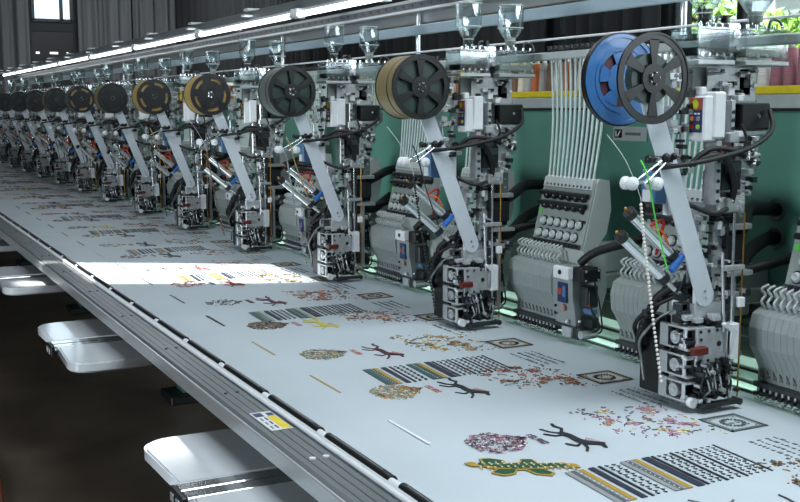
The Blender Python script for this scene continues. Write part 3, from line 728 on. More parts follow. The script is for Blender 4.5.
for k in range(NH):
    o = H0 if k == 0 else copy_tree(H0)
    o.location = (2.2, 1.82+k*S/2, .93)
    o['label'] = 'grey needle head with knob panel, %s along the beam from the near end' % ORD[k]

# ------------------------------------------------------------------ bead and sequin feeding device
def make_device():
    O = (2.0, 2.1, .92); r = empty('feeding_device', O, '', 'sequin device', 'bead and sequin devices along the machine'); rnd = random.Random(7)
    def bolts(b, pts, ax, r_=.0045, mt='chrome'):
        for p in pts:
            p = Vector(p); d = {'y': Vector((0, -.003, 0)), 'x': Vector((-.003, 0, 0))}[ax]; b.cyl(p, p+d, r_, mt, n=8)
    # --- columns and plates
    b = MB(); b.box(1.975, 2.01, 2.05, 2.09, 1.10, 1.80, 'dark_steel', .003); b.box(1.968, 1.975, 2.046, 2.052, 1.5, 1.8, 'steel', .001)
    bolts(b, [(1.992, 2.049, 1.14+.055*i) for i in range(12)], 'y', .004); b.build('column', r, O)
    b = MB(); b.box(1.885, 1.985, 2.05, 2.062, 1.115, 1.40, 'steel', .002); b.box(1.90, 1.93, 2.04, 2.05, 1.2, 1.40, 'bed', .002); b.box(1.94, 1.975, 2.035, 2.05, 1.10, 1.42, 'alu', .002)  # pale green strip coloured for a reflection on the plate
    bolts(b, [(1.957+rnd.uniform(-.012, .012), 2.035, 1.12+.028*i) for i in range(11)]+[(1.895+rnd.uniform(-.006, .02), 2.05, 1.13+.03*i) for i in range(9)], 'y')
    b.build('mounting_plate', r, O)
    b = MB(); b.box(1.93, 2.03, 2.02, 2.06, 1.395, 1.44, 'steel', .003); b.box(1.96, 2.01, 2.01, 2.02, 1.40, 1.435, 'alu', .002); bolts(b, [(1.945, 2.02, 1.405), (1.945, 2.02, 1.43), (2.0, 2.01, 1.41), (2.0, 2.01, 1.425), (1.975, 2.01, 1.43), (2.02, 2.02, 1.42)], 'y', .005)
    b.build('clamp_block', r, O)
    b = MB(); b.prism([(2.05, 1.36), (2.085, 1.36), (2.085, 1.50), (2.10, 1.53), (2.105, 1.57), (2.15, 1.60), (2.15, 1.64), (2.06, 1.64), (2.05, 1.56)], 'y', 2.075, 2.083, 'rail_green'); bolts(b, [(2.07, 2.075, z) for z in (1.38, 1.41, 1.54, 1.57, 1.60, 1.62)]+[(2.12, 2.075, 1.62), (2.09, 2.075, 1.6)], 'y', .005); b.build('side_plate', r, O)
    b = MB(); b.box(2.04, 2.075, 2.088, 2.12, 1.33, 1.62, 'black', .002)
    for i in range(20): b.box(2.043, 2.072, 2.083, 2.089, 1.335+.014*i, 1.344+.014*i, 'dark_steel', .001)
    b.build('cable_chain', r, O)
    b = MB(); b.box(2.01, 2.10, 2.10, 2.14, 1.24, 1.35, 'black', .003); b.box(2.0, 2.1, 2.06, 2.1, 1.345, 1.36, 'alu', .002); b.box(1.99, 2.1, 2.05, 2.1, 1.225, 1.238, 'alu', .002); b.box(2.02, 2.09, 2.07, 2.1, 1.26, 1.33, 'gun'); b.build('lift_cylinder', r, O)
    b = MB(); b.box(2.03, 2.449, 2.12, 2.15, 1.13, 1.17, 'rail_green', .003); b.box(1.99, 2.05, 2.09, 2.15, 1.12, 1.24, 'dark_steel', .003); b.build('beam_bracket', r, O)
    # --- upper assembly
    for k, (xa, xb, bead) in enumerate([(1.845, 1.962, 'black'), (2.0, 2.145, 'beads')]):
        b = MB(); ya, yb = 2.01, 2.11
        for (q0, q1, w0, w1, z0, z1) in [(xa, xb, ya, ya+.006, 1.785, 1.85), (xa, xb, yb-.006, yb, 1.785, 1.85), (xa, xa+.006, ya, yb, 1.785, 1.85), (xb-.006, xb, ya, yb, 1.785, 1.85), (xa, xb, ya, yb, 1.85, 1.857), (xa, xb, ya, yb, 1.778, 1.785)]: b.box(q0, q1, w0, w1, z0, z1, 'acrylic', .001)
        b.build('acrylic_box', r, O)
        b = MB(); b.box(xa+.008, xb-.008, ya+.01, yb-.01, 1.788, 1.808, bead, .002); b.build('feed_drawer', r, O)
        b = MB(); zb = 1.858; cx_ = (xa+xb)/2; cy_ = 2.055; b.lathe([(.019, 0), (.019, .036), (.046, .076), (.046, .15), (.049, .151), (.049, .156), (.044, .156), (.044, .077), (.017, .037), (.017, 0)], (cx_, cy_, zb), (0, 0, 1), 'clear', 8)
        for (rr, hh) in ((.0465, .076), (.0495, .153), (.0195, .034)): b.lathe([(rr, hh-.0015), (rr+.001, hh), (rr, hh+.0015)], (cx_, cy_, zb), (0, 0, 1), 'tube_clear', 8)  # pale rings painted for the bright edges of the clear plastic
        b.lathe([(.0205, .01), (.0205, .016)], (cx_, cy_, zb), (0, 0, 1), 'acrylic', 16); b.build('hopper', r, O)
        b = MB(); b.lathe([(.001, .002), (.0155, .002), (.0155, .035), (.020, .044), (.001, .046)], (cx_, cy_, zb), (0, 0, 1), 'beads_dark' if k == 0 else 'beads', 14); b.build('bead_fill', r, O)
        b = MB()
        for q in range(5):
            x = xa+.012+q*(xb-xa-.024)/4; b.cyl((x, ya+.01, 1.857), (x, ya+.01, 1.866), .004, 'chrome', n=8)
            b.cyl((x, ya-.003, 1.79), (x, ya, 1.79), .004, 'chrome', n=8)
        b.box(xa-.002, xb+.002, ya-.004, yb+.004, 1.765, 1.777, 'alu', .002)
        b.tube([(xb-.02, ya+.05, 1.857), (xb-.01, ya+.05, 1.885), (xb+.02, ya+.05, 1.88), (xb+.03, ya+.05, 1.86)], .004, 'dark_steel'); b.build('feeder_base', r, O)
    b = MB(); b.box(1.963, 1.999, 2.03, 2.1, 1.80, 1.87, 'steel', .002); b.cyl((1.98, 2.02, 1.84), (1.98, 2.03, 1.84), .012, 'chrome'); b.cyl((1.98, 2.03, 1.81), (1.98, 2.015, 1.81), .008, 'chrome'); b.cyl((1.975, 2.06, 1.87), (1.975, 2.06, 1.89), .01, 'black'); bolts(b, [(1.968, 2.03, 1.86), (1.992, 2.03, 1.86), (1.992, 2.03, 1.805)], 'y'); b.build('top_clamp', r, O)
    b = MB(); b.box(1.875, 1.945, 2.06, 2.075, 1.68, 1.762, 'head_grey', .002); bolts(b, [(1.88, 2.06, 1.7), (1.935, 2.06, 1.75), (1.935, 2.06, 1.7)], 'y'); b.box(1.945, 1.967, 2.05, 2.08, 1.72, 1.76, 'cone_cream', .002); b.build('back_plate', r, O)
    b = MB(); b.box(2.015, 2.058, 2.045, 2.09, 1.69, 1.76, 'white', .003); b.box(2.03, 2.05, 2.042, 2.046, 1.71, 1.75, 'black', .001); b.box(2.0, 2.09, 2.05, 2.09, 1.675, 1.69, 'steel', .002); b.build('driver_box', r, O)
    b = MB(); b.box(2.015, 2.115, 2.03, 2.10, 1.605, 1.672, 'black', .004); b.box(2.02, 2.11, 2.035, 2.1, 1.59, 1.604, 'alu', .003); b.cyl((2.075, 2.028, 1.64), (2.075, 2.031, 1.64), .005, 'chrome'); b.build('stepper_motor', r, O)
    b = MB(); b.box(2.02, 2.10, 2.05, 2.10, 1.50, 1.588, 'steel', .003)
    for q in range(16): b.cyl((2.025+.07*rnd.random(), 2.05, 1.51+.07*rnd.random()), (2.025+.07*rnd.random(), 2.038, 1.51+.07*rnd.random()), .006, rnd.choice(['chrome', 'gun', 'alu']), n=8)
    b.build('gear_plate', r, O)
    # --- control box
    b = MB(); b.box(1.862, 1.905, 2.0, 2.055, 1.578, 1.69, 'white', .004); b.box(1.89, 1.93, 1.995, 2.05, 1.585, 1.70, 'white', .004); b.box(1.868, 1.89, 2.02, 2.05, 1.69, 1.712, 'white', .004); cb = b.build('control_box', r, O)
    p = MB(); p.box(1.8600, 1.8622, 2.006, 2.049, 1.60, 1.684, 'navy', 0); p.box(1.8585, 1.8602, 2.006, 2.049, 1.655, 1.684, 'label_red', 0); p.cyl((1.8575, 2.0275, 1.669), (1.8590, 2.0275, 1.669), .011, 'lime', n=16); p.cyl((1.8570, 2.0275, 1.669), (1.8580, 2.0275, 1.669), .006, 'yellow', n=12)
    for i, (y, z, c) in enumerate([(2.038, 1.634, 'orange'), (2.017, 1.634, 'steel'), (2.038, 1.614, 'red'), (2.017, 1.614, 'lime')]): p.cyl((1.857, y, z), (1.8602, y, z), .006, c, n=12)
    for i in range(3): p.box(1.8592, 1.8602, 2.012+.012*i, 2.02+.012*i, 1.644, 1.648, 'white', 0)
    p = p.build('button_panel', cb, (0, 0, 0)); 
    for v in p.data.vertices: v.co -= Vector(O)
    b = MB(); b.box(1.80, 1.806, 2.05, 2.056, 1.50, 1.74, 'steel', .001); b.box(1.835, 1.845, 2.05, 2.058, 1.50, 1.76, 'alu', .001)
    for q in range(34):
        x = rnd.uniform(1.785, 1.86); z = rnd.uniform(1.5, 1.75); w_ = rnd.uniform(.003, .010)
        if q % 2: b.cyl((x, 2.05, z), (x, 2.035, z), w_, rnd.choice(['chrome', 'gun', 'steel', 'black']), n=8)
        else: b.box(x-w_*1.4, x+w_*1.4, 2.035, 2.06, z-w_, z+w_, rnd.choice(['steel', 'gun', 'white', 'alu', 'black', 'chrome']), .001)
    b.box(1.79, 1.86, 2.05, 2.056, 1.60, 1.615, 'steel', .001); b.box(1.79, 1.86, 2.05, 2.056, 1.69, 1.70, 'steel', .001); b.build('sequin_guide', r, O)
    # --- spool arm, clamp, rollers
    c0 = Vector((1.68, 1.728)); c1 = Vector((1.896, 1.192)); d = (c1-c0).normalized(); nn = Vector((-d.y, d.x))*.026; pts = []
    for (c, a0) in ((c0, PI/2), (c1, -PI/2)):
        base = math.atan2(d.y, d.x)
        for i in range(9): a = base+a0+PI*i/8; pts.append((c.x+.027*math.cos(a), c.y+.027*math.sin(a)))
    b = MB(); b.prism(pts, 'y', 2.092-.085, 2.098-.085, 'arm_paint'); bolts(b, [(c1.x+.002, 2.007, c1.y-.004), (c1.x-.004, 2.007, c1.y+.012)], 'y', .004); b.build('spool_arm', r, O)
    b = MB(); b.cyl((c1.x, 2.014, c1.y), (c1.x, 2.05, c1.y), .012, 'steel'); b.box(c1.x-.03, c1.x+.06, 2.012, 2.06, 1.13, 1.172, 'steel', .002); b.build('arm_foot', r, O)
    b = MB(); b.box(1.685, 1.77, 1.998, 2.006, 1.53, 1.546, 'black', .002); b.ball((1.69, 1.994, 1.54), .010, 'black', 8); b.ball((1.74, 1.992, 1.542), .011, 'black', 8); b.ball((1.765, 1.992, 1.545), .009, 'black', 8); b.cyl((1.715, 1.985, 1.538), (1.715, 2.004, 1.538), .006, 'chrome'); b.build('arm_clamp', r, O)
    for (zz, e) in ((0, 0), (-.006, .03)):
        b = MB(); b.cyl((1.72+e*.4, 1.985, 1.535+zz), (1.625+e, 1.965, 1.49+zz), .003, 'chrome', n=8); b.build('roller_rod', r, O)
    for (x, z) in ((1.608, 1.487), (1.682, 1.484)):
        b = MB(); b.lathe([(.001, 0), (.016, 0), (.016, .006), (.009, .009), (.009, .022), (.016, .025), (.016, .031), (.001, .031)], (x, 1.98, z), (0, -1, 0), 'white', 14); b.cyl((x, 1.953, z), (x, 1.951, z), .006, 'gun', n=10); b.build('roller', r, O)
    b = MB(); b.box(1.60, 1.69, 1.967, 1.972, 1.483, 1.491, 'steel', .001); b.build('roller_link', r, O)
    b = MB(); b.box(1.862, 1.90, 2.04, 2.046, 1.20, 1.41, 'steel', .002); b.prism([(1.835, 1.19), (1.93, 1.19), (1.93, 1.30), (1.87, 1.26)], 'y', 2.042, 2.048, 'dark_steel'); bolts(b, [(1.84+.018*i, 2.042, 1.198+.006*i) for i in range(5)]+[(1.87, 2.04, 1.27+.03*i) for i in range(5)], 'y', .005); b.build('angle_bracket', r, O)
    b = MB(); b.box(1.905, 1.925, 2.0, 2.04, 1.42, 1.58, 'steel', .002); b.box(1.95, 1.965, 2.0, 2.05, 1.56, 1.68, 'steel', .002); b.box(1.94, 1.97, 1.99, 2.01, 1.575, 1.60, 'alu', .002); b.box(1.968, 1.99, 2.03, 2.05, 1.69, 1.72, 'white', .002); bolts(b, [(1.957, 2.0, 1.57+.02*i) for i in range(5)]+[(1.915, 2.0, 1.43+.025*i) for i in range(6)], 'y', .005, 'gun'); b.build('upper_bracket', r, O)
    b = MB()
    for q in range(60):
        x = rnd.uniform(1.915, 2.07); z = rnd.choice([rnd.uniform(1.44, 1.50), rnd.uniform(1.55, 1.60), rnd.uniform(1.68, 1.76)]); y = rnd.uniform(2.03, 2.05); w_ = rnd.uniform(.003, .010)
        if q % 3: b.box(x-w_, x+w_, y-.012, y+.02, z-w_*.8, z+w_*.8, rnd.choice(['steel', 'alu', 'white', 'gun', 'dark_steel', 'chrome']))
        else: b.cyl((x, y+.02, z), (x, y-.02, z), w_*.8, rnd.choice(['chrome', 'gun', 'steel']), n=10)
    for (za, zb) in ((1.435, 1.505), (1.545, 1.605), (1.675, 1.765)): b.box(1.91, 2.075, 2.045, 2.049, za, zb, 'alu', .001)
    b.build('fitting_cluster', r, O)
    b = MB()
    for q in range(26):
        x = rnd.uniform(1.99, 2.09); z = rnd.uniform(1.0, 1.24); y = rnd.uniform(2.06, 2.10); w_ = rnd.uniform(.006, .014); b.box(x-w_, x+w_, y-.012, y+.03, z-w_, z+w_, rnd.choice(['steel', 'gun', 'black', 'dark_steel', 'alu', 'black']))
    b.box(2.005, 2.03, 2.07, 2.12, .97, 1.24, 'gun', .003); b.box(2.035, 2.05, 2.06, 2.075, .95, 1.23, 'alu', .002); b.build('slide_assembly', r, O)
    b = MB()
    for q in range(70):
        x = rnd.uniform(1.885, 1.985); z = rnd.uniform(1.16, 1.40); w_ = rnd.uniform(.003, .009); m_ = rnd.choice(['gun', 'black', 'steel', 'dark_steel', 'white', 'chrome', 'black'])
        if q % 2: b.box(x-w_, x+w_, 2.022, 2.052, z-w_*1.5, z+w_*1.5, m_, .001)
        else: b.cyl((x, 2.05, z), (x, 2.02, z), w_*.7, m_, n=8)
    b.build('valve_train', r, O); b = MB(); b.box(1.838, 1.886, 2.062, 2.068, .99, 1.11, 'gun', .001); b.box(1.858, 1.862, 2.0, 2.066, .99, 1.11, 'gun', .001)
    for q in range(24):
        z = rnd.uniform(1.0, 1.105); y = rnd.uniform(2.0, 2.06); w_ = rnd.uniform(.003, .008); b.box(1.834, 1.89, y-w_, y+w_, z-w_*.6, z+w_*.6, rnd.choice(['steel', 'chrome', 'gun', 'black', 'white']), .001)
    b.build('bracket_hardware', r, O)
    # --- air cylinders
    for (p, q) in (((1.665, 2.03, 1.41), (1.835, 2.03, 1.268)), ((1.64, 2.03, 1.355), (1.815, 2.03, 1.21))):
        p = Vector(p); q = Vector(q); e = (q-p).normalized(); b = MB(); b.cyl(p, p+e*.17, .0135, 'chrome', n=14); b.cyl(p-e*.004, p+e*.012, .0165, 'gun', n=14); b.cyl(p+e*.165, p+e*.185, .016, 'gun', n=14); b.cyl(p+e*.18, q, .006, 'steel', n=8)
        b.cyl(p-e*.004, p-e*.014, .003, 'brass', n=8); b.ball(p-e*.016, .0045, 'brass', 6); b.build('air_cylinder', r, O)
    b = MB(); p = Vector((1.79, 2.018, 1.262)); b.cyl(p, p+Vector((.034, 0, .036)), .010, 'blue_plastic', n=12); b.build('air_fitting', r, O)
    b = MB(); b.box(1.748, 1.79, 2.04, 2.09, 1.425, 1.51, 'box_blue', .003); b.box(1.745, 1.749, 2.05, 2.08, 1.43, 1.46, 'white', 0); b.cyl((1.72, 2.05, 1.42), (1.76, 2.05, 1.415), .014, 'black', n=10); b.build('valve_box', r, O)
    b = MB(); b.box(1.80, 1.855, 2.045, 2.07, 1.395, 1.515, 'white', .003); b.build('cover_plate', r, O)
    b = MB(); b.box(1.925, 1.945, 2.03, 2.05, 1.425, 1.55, 'alu', .002); b.box(1.93, 1.96, 2.02, 2.05, 1.53, 1.56, 'head_light', .002); bolts(b, [(1.935, 2.03, 1.44+.02*i) for i in range(6)]+[(1.937, 2.02, 1.545), (1.953, 2.02, 1.545)], 'y', .006, 'gun'); b.build('linear_guide', r, O)
    b = MB(); b.box(1.93, 2.0, 2.005, 2.05, 1.455, 1.53, 'black', .004); b.box(1.94, 1.99, 2.0, 2.006, 1.50, 1.525, 'dark_steel', .001); b.build('servo_motor', r, O)
    # --- cables
    b = MB(); b.tube([(2.10, 2.02, 1.655), (2.075, 1.985, 1.605), (1.99, 1.965, 1.565), (1.88, 1.965, 1.54), (1.79, 1.98, 1.525), (1.72, 2.02, 1.515)], .006, 'rubber', 8)
    b.tube([(1.83, 2.0, 1.525), (1.88, 1.98, 1.545), (1.93, 1.985, 1.53), (1.97, 2.0, 1.47), (1.98, 2.02, 1.42)], .009, 'rubber', 8); b.tube([(1.82, 2.0, 1.52), (1.87, 1.985, 1.56), (1.95, 1.98, 1.555), (2.0, 2.0, 1.54)], .007, 'rubber', 8); b.tube([(1.97, 1.99, 1.54), (1.99, 1.985, 1.58), (1.975, 1.99, 1.62)], .004, 'black')
    b.tube([(1.90, 1.98, 1.555), (1.92, 1.985, 1.565), (1.935, 2.0, 1.555)], .004, 'orange'); b.tube([(1.83, 2.03, 1.43), (1.9, 2.0, 1.40), (1.95, 2.0, 1.41)], .006, 'rubber', 8); b.build('cable_loom', r, O)
    b = MB(); b.tube([(1.74, 2.05, 1.37), (1.78, 2.04, 1.385), (1.77, 2.04, 1.34), (1.76, 2.04, 1.30)], .0045, 'red'); b.tube([(1.73, 2.05, 1.36), (1.77, 2.035, 1.36), (1.80, 2.035, 1.31)], .003, 'orange'); b.build('air_hose', r, O)
    for (p) in ([(2.08, 2.10, 1.33), (2.15, 2.14, 1.35), (2.28, 2.26, 1.37), (2.40, 2.30, 1.365), (2.449, 2.31, 1.36)], [(2.05, 2.11, 1.22), (2.14, 2.16, 1.20), (2.28, 2.25, 1.25), (2.40, 2.30, 1.275), (2.449, 2.31, 1.275)]):
        b = MB(); b.tube(p, .02, 'rubber', 10); b.build('trunk_hose', r, O)
    # --- lower working unit
    b = MB(); b.box(1.852, 1.872, 2.10, 2.20, .915, 1.13, 'black', .004); b.box(1.872, 1.96, 2.06, 2.075, .93, 1.13, 'gun', .003); b.build('unit_frame', r, O)
    for (z0, z1) in ((.922, .975), (.985, 1.043), (1.055, 1.115)):
        b = MB(); b.box(1.836, 1.850, 2.075, 2.105, z0, z1, 'alu', .002); b.box(1.836, 1.90, 2.0, 2.075, z0, z0+.006, 'steel', .001); b.box(1.836, 1.90, 2.0, 2.075, z1-.006, z1, 'steel', .001); b.box(1.85, 1.895, 2.02, 2.07, z0+.01, z1-.01, 'gun', .003); b.cyl((1.834, 2.045, (z0+z1)/2), (1.852, 2.045, (z0+z1)/2), .017, 'steel', n=16); b.cyl((1.830, 2.045, (z0+z1)/2), (1.835, 2.045, (z0+z1)/2), .008, 'chrome', n=12)
        b.cyl((1.842, 2.015, z0+.006), (1.842, 2.015, z1-.006), .006, 'chrome', n=8); b.build('motor_bracket', r, O)
    b = MB(); b.box(1.858, 1.955, 1.99, 2.0, 1.015, 1.115, 'steel', .002); b.cyl((1.93, 1.988, 1.07), (1.93, 1.991, 1.07), .007, 'black'); bolts(b, [(1.868+.027*i, 1.99, z) for i in range(4) for z in (1.03, 1.105)]+[(1.87, 1.99, 1.06), (1.87, 1.99, 1.085)], 'y', .004, 'gun'); b.box(1.87, 1.94, 2.0, 2.06, 1.02, 1.11, 'dark_steel'); b.build('front_plate', r, O)
    b = MB(); b.box(1.835, 1.882, 1.972, 1.992, 1.05, 1.068, 'red_dark', .002); b.build('sensor_block', r, O, label='dark red sensor block')
    b = MB(); b.box(1.955, 1.985, 1.975, 2.005, 1.03, 1.12, 'white', .003); b.prism([(1.955, 1.04), (1.955, 1.10), (1.93, 1.12), (1.94, 1.125), (1.975, 1.10)], 'y', 1.972, 1.985, 'gloss_white'); b.build('guard_plate', r, O)
    b = MB()
    for q in range(120):
        x = rnd.uniform(1.862, 1.968); z = rnd.uniform(.926, 1.03); y = rnd.uniform(1.97, 2.01); m_ = rnd.choice(['gun', 'black', 'dark_steel', 'gun', 'black', 'steel', 'black', 'chrome'])
        if q % 2: b.cyl((x, y, z), (x, y-rnd.uniform(.005, .018), z), rnd.uniform(.003, .008), m_, n=8)
        else: b.box(x-.005, x+.005, y-.01, y+.012, z-rnd.uniform(.002, .008), z+rnd.uniform(.002, .008), m_)
    for q in range(8): x = rnd.uniform(1.87, 1.96); b.tube([(x, 1.985, .94), (x+rnd.uniform(-.03, .03), 1.965, .97), (x+rnd.uniform(-.03, .03), 1.98, 1.02)], .003, rnd.choice(['black', 'gun', 'steel']))
    b.box(1.87, 1.96, 1.99, 2.05, .93, 1.02, 'black', .003); b.build('sequin_mechanism', r, O)
    b = MB(); b.box(1.865, 1.995, 1.965, 1.988, .912, .924, 'gun', .003); b.box(1.865, 1.925, 1.965, 2.03, .908, .918, 'gun', .003); b.cyl((1.985, 1.963, .918), (1.985, 1.99, .918), .009, 'gun', n=10); b.build('presser_shoe', r, O)
    b = MB(); b.cyl((1.85, 2.0, .925), (1.85, 1.985, .925), .013, 'white', n=14); b.cyl((1.85, 2.025, .928), (1.85, 2.01, .928), .010, 'white', n=14); b.box(1.842, 1.875, 1.99, 2.0, .92, .93, 'white', .002); b.build('guide_pulley', r, O)
    b = MB()
    for q in range(22):
        x = rnd.uniform(1.85, 1.96); z = rnd.uniform(1.115, 1.15); y = rnd.uniform(1.99, 2.05); b.box(x-.012, x+.012, y-.01, y+.01, z-.006, z+.006, rnd.choice(['steel', 'gun', 'dark_steel', 'black', 'chrome']))
    for q in range(10): x = rnd.uniform(1.845, 1.875); z = rnd.uniform(1.12, 1.22); b.box(x-.012, x+.012, 2.03, 2.06, z-.01, z+.01, rnd.choice(['black', 'gun', 'dark_steel']))
    b.box(1.872, 1.885, 2.015, 2.03, 1.15, 1.235, 'white', .002); b.build('cam_assembly', r, O)
    # --- loom arching down the black side
    for pts, rr, m_ in (([(1.87, 2.05, 1.215), (1.85, 2.07, 1.21), (1.825, 2.11, 1.175), (1.832, 2.14, 1.12), (1.825, 2.17, 1.07), (1.845, 2.19, 1.02)], .010, 'rubber'), ([(1.88, 2.05, 1.19), (1.845, 2.10, 1.185), (1.83, 2.13, 1.14), (1.84, 2.16, 1.12)], .012, 'rubber'),
                        ([(1.86, 2.04, 1.20), (1.82, 2.12, 1.15), (1.81, 2.17, 1.10), (1.84, 2.20, 1.06)], .006, 'rubber'), ([(1.845, 2.12, 1.12), (1.82, 2.16, 1.06), (1.835, 2.17, 1.0), (1.828, 2.15, .95)], .0045, 'alu_rail'), ([(1.85, 2.07, 1.15), (1.83, 2.11, 1.12), (1.82, 2.15, 1.07)], .003, 'alu_rail')):
        b = MB(); b.tube(pts, rr, m_, 8); b.build('cable', r, O)
    b = MB()
    for q in range(9): t = q/8; b.ball((1.84-.02*math.sin(t*3), 2.09+.09*t, 1.2-.14*t), .013, 'rubber', 6)
    b.build('cable_sleeve', r, O)
    # --- rods and threads
    b = MB(); b.cyl((1.965, 1.985, .925), (1.965, 1.99, 1.40), .0035, 'chrome', n=8); b.build('needle_rod', r, O)
    b = MB(); b.cyl((1.995, 1.985, .925), (2.0, 1.99, 1.40), .0022, 'brass', n=8); b.build('thread_rod', r, O)
    b = MB(); b.cyl((1.94, 1.985, 1.1), (1.94, 2.0, 1.30), .004, 'steel', n=8); b.box(1.935, 2.0, 1.98, 1.996, 1.255, 1.268, 'alu', .002); b.box(1.98, 2.0, 1.975, 1.99, 1.16, 1.185, 'white', .002); b.build('rod_guide', r, O)
    b = MB(); b.tube([(1.64, 1.965, 1.54), (1.655, 1.955, 1.50), (1.69, 1.965, 1.40), (1.75, 1.985, 1.27)], .0022, 'green_thread'); b.build('green_thread', r, O, label='bright green thread')
    b = MB(); P0, P1, P2 = Vector((1.645, 1.965, 1.435)), Vector((1.672, 1.965, 1.25)), Vector((1.73, 1.972, 1.0))
    for q in range(44):
        t = q/43; p = P0*(1-t)**2+P1*2*t*(1-t)+P2*t*t; b.ball(p, .0042, 'bead_white', 6)
    b.build('bead_string', r, O, label='string of small white beads')
    b = MB(); b.tube([(1.56, 1.99, 1.60), (1.60, 1.97, 1.54), (1.64, 1.965, 1.46), (1.645, 1.965, 1.435)], .0007, 'white', 5); b.build('feed_thread', r, O)
    return r
D0 = make_device()
extra = [', under the blue spool', ', under an olive spool', ', under a grey spool', ', under a tan spool']
for n in range(ND):
    o = D0 if n == 0 else copy_tree(D0)
    if n:                                           # the other devices carry dull threads
        for ch in o.children:
            nm = ch.name.split('.')[0]
            if nm in ('green_thread', 'bead_string'):
                ch.data = ch.data.copy(); ch.data.materials[0] = MATS[['t_brown', 'black', 't_grey'][n % 3] if nm == 'bead_string' else ['t_tan', 't_black'][n % 2]]
                ch['label'] = 'dull thread' if nm == 'green_thread' else 'string of small dull beads'
                if nm == 'green_thread': ch.name = 'dull_thread'
    o.location = (2.0, 2.1+S*n, .92)
    o['label'] = 'bead and sequin device with clear hoppers, %s from the near end%s' % (ORD[n], extra[n] if n < 4 else '')

# ------------------------------------------------------------------ spools on the device arms
CR = (1.672, 1.728)
def flange_spoked(b, y0, y1, mt, R_=.106):
    b.sector(CR, .088, R_, 0, 2*PI, y0, y1, mt, 48); b.sector(CR, 0.012, .034, 0, 2*PI, y0-.002, y1, mt, 24)
    b.sector(CR, R_-.004, R_, 0, 2*PI, y0-.002, y1, mt, 48)
    for k in range(6): a = k*PI/3+PI/2; w = .17; b.sector(CR, .03, .09, a-w, a+w, y0, y1, mt, 4)
def flange_arcs(b, y0, y1, mt, arc):
    R_ = .106; b.sector(CR, .086, R_, 0, 2*PI, y0, y1, mt, 48); b.sector(CR, .012, .071, 0, 2*PI, y0, y1, mt, 36)
    for k in range(5):
        a = k*2*PI/5+.5; b.sector(CR, .070, .087, a-.24, a+.24, y0, y1, mt, 4)
        b.sector(CR, .028, .032, a-.3, a+.3, y0-.002, y0, 'gun', 4)
def make_front(kind, arc, tape):
    O = (CR[0], 1.985, CR[1]); t = empty('sequin_spool', O, '', 'spool', 'black front spools on the arms')
    b = MB()
    (flange_spoked if kind == 'spoked' else (lambda b, a, c, m: flange_arcs(b, a, c, m, arc)))(b, 1.965, 1.969, 'reel_black'); b.build('flange', t, O)
    b = MB(); b.lathe([(.022, .0), (.022, .03)], (CR[0], 2.0, CR[1]), (0, -1, 0), 'tape_dark', 20)
    if tape: b.sector(CR, .022, .088, 0, 2*PI, 1.978, 1.984, 'tape_dark' if kind == 'spoked' else arc, 40); b.sector(CR, .092 if kind == 'spoked' else .088, .1035, 0, 2*PI, 1.9695, 2.006, tape, 60)
    else: b.sector(CR, .022, .058, 0, 2*PI, 1.974, 1.998, 'tape_dark', 36)
    b.build('wound_tape', t, O)
    b = MB(); b.cyl((CR[0], 1.958, CR[1]), (CR[0], 2.0, CR[1]), .007, 'steel'); b.cyl((CR[0], 1.955, CR[1]), (CR[0], 1.962, CR[1]), .012, 'black', n=6)
    for k in range(5): a = k*1.256; b.box(CR[0]+.012*math.cos(a)-.003, CR[0]+.012*math.cos(a)+.003, 1.958, 1.962, CR[1]+.012*math.sin(a)-.004, CR[1]+.012*math.sin(a)+.004, 'chrome')
    b.build('hub_nut', t, O); return t
def make_rear(mt, wide):
    O = (CR[0], 2.05, CR[1]); t = empty('sequin_spool', O, '', 'spool', 'rear spools on the arms'); b = MB()
    if not wide:
        yA = 2.082
        b.sector(CR, .066, .110, 0, 2*PI, yA, yA+.004, mt, 48); b.sector(CR, .1085, .112, 0, 2*PI, yA-.002, yA+.012, 'black', 48); b.sector(CR, .100, .1085, 0, 2*PI, yA-.003, yA, mt, 48); b.sector(CR, .012, .04, 0, 2*PI, yA, yA+.004, mt, 24); b.sector(CR, .076, .079, 0, 2*PI, yA-.0015, yA, mt, 40)
        for k in range(5): a = k*2*PI/5+.4; b.sector(CR, .038, .068, a-.33, a+.33, yA, yA+.004, mt, 5)
        b.build('flange', t, O)
        b = MB(); b.sector(CR, .02, .085, 0, 2*PI, yA+.006, yA+.012, 'maroon', 36); b.build('wound_tape', t, O)
    else:
        yA = 2.016; yB = 2.092
        b.sector(CR, .02, .1035, 0, 2*PI, 2.0145, yB-.004, mt, 60); b.build('wound_tape', t, O)
        b = MB(); b.sector(CR, .014, .075, 0, 2*PI, 2.0135, 2.0145, 'reel_black', 48); b.build('flange', t, O)
        b = MB(); b.sector(CR, .014, .106, 0, 2*PI, yB-.004, yB, 'reel_black', 48); b.build('back_flange', t, O)
    b = MB(); b.cyl((CR[0], 2.014, CR[1]), (CR[0], 2.10, CR[1]), .008, 'steel'); b.build('axle', t, O)
    return t
FP = {}; RP = {}
fk = ['spoked', 'spoked', 'spoked', 'tan', 'tan', 'dark', 'tan', 'dark', 'dark', 'dark', 'dark', 'tan', 'dark']
rk = ['blue', 'olive', 'grey', 'tan', 'tan', 'olive', 'grey', 'olive', 'dark', 'dark', 'grey', 'tan', 'olive']
fl = {'spoked': 'black six spoked spool', 'tan': 'gold slotted black spool', 'dark': 'plain black spool'}
rl = {'blue': 'blue slotted spool', 'olive': 'wide olive wound spool', 'grey': 'wide grey wound spool', 'tan': 'wide tan wound spool', 'dark': 'wide dark wound spool'}
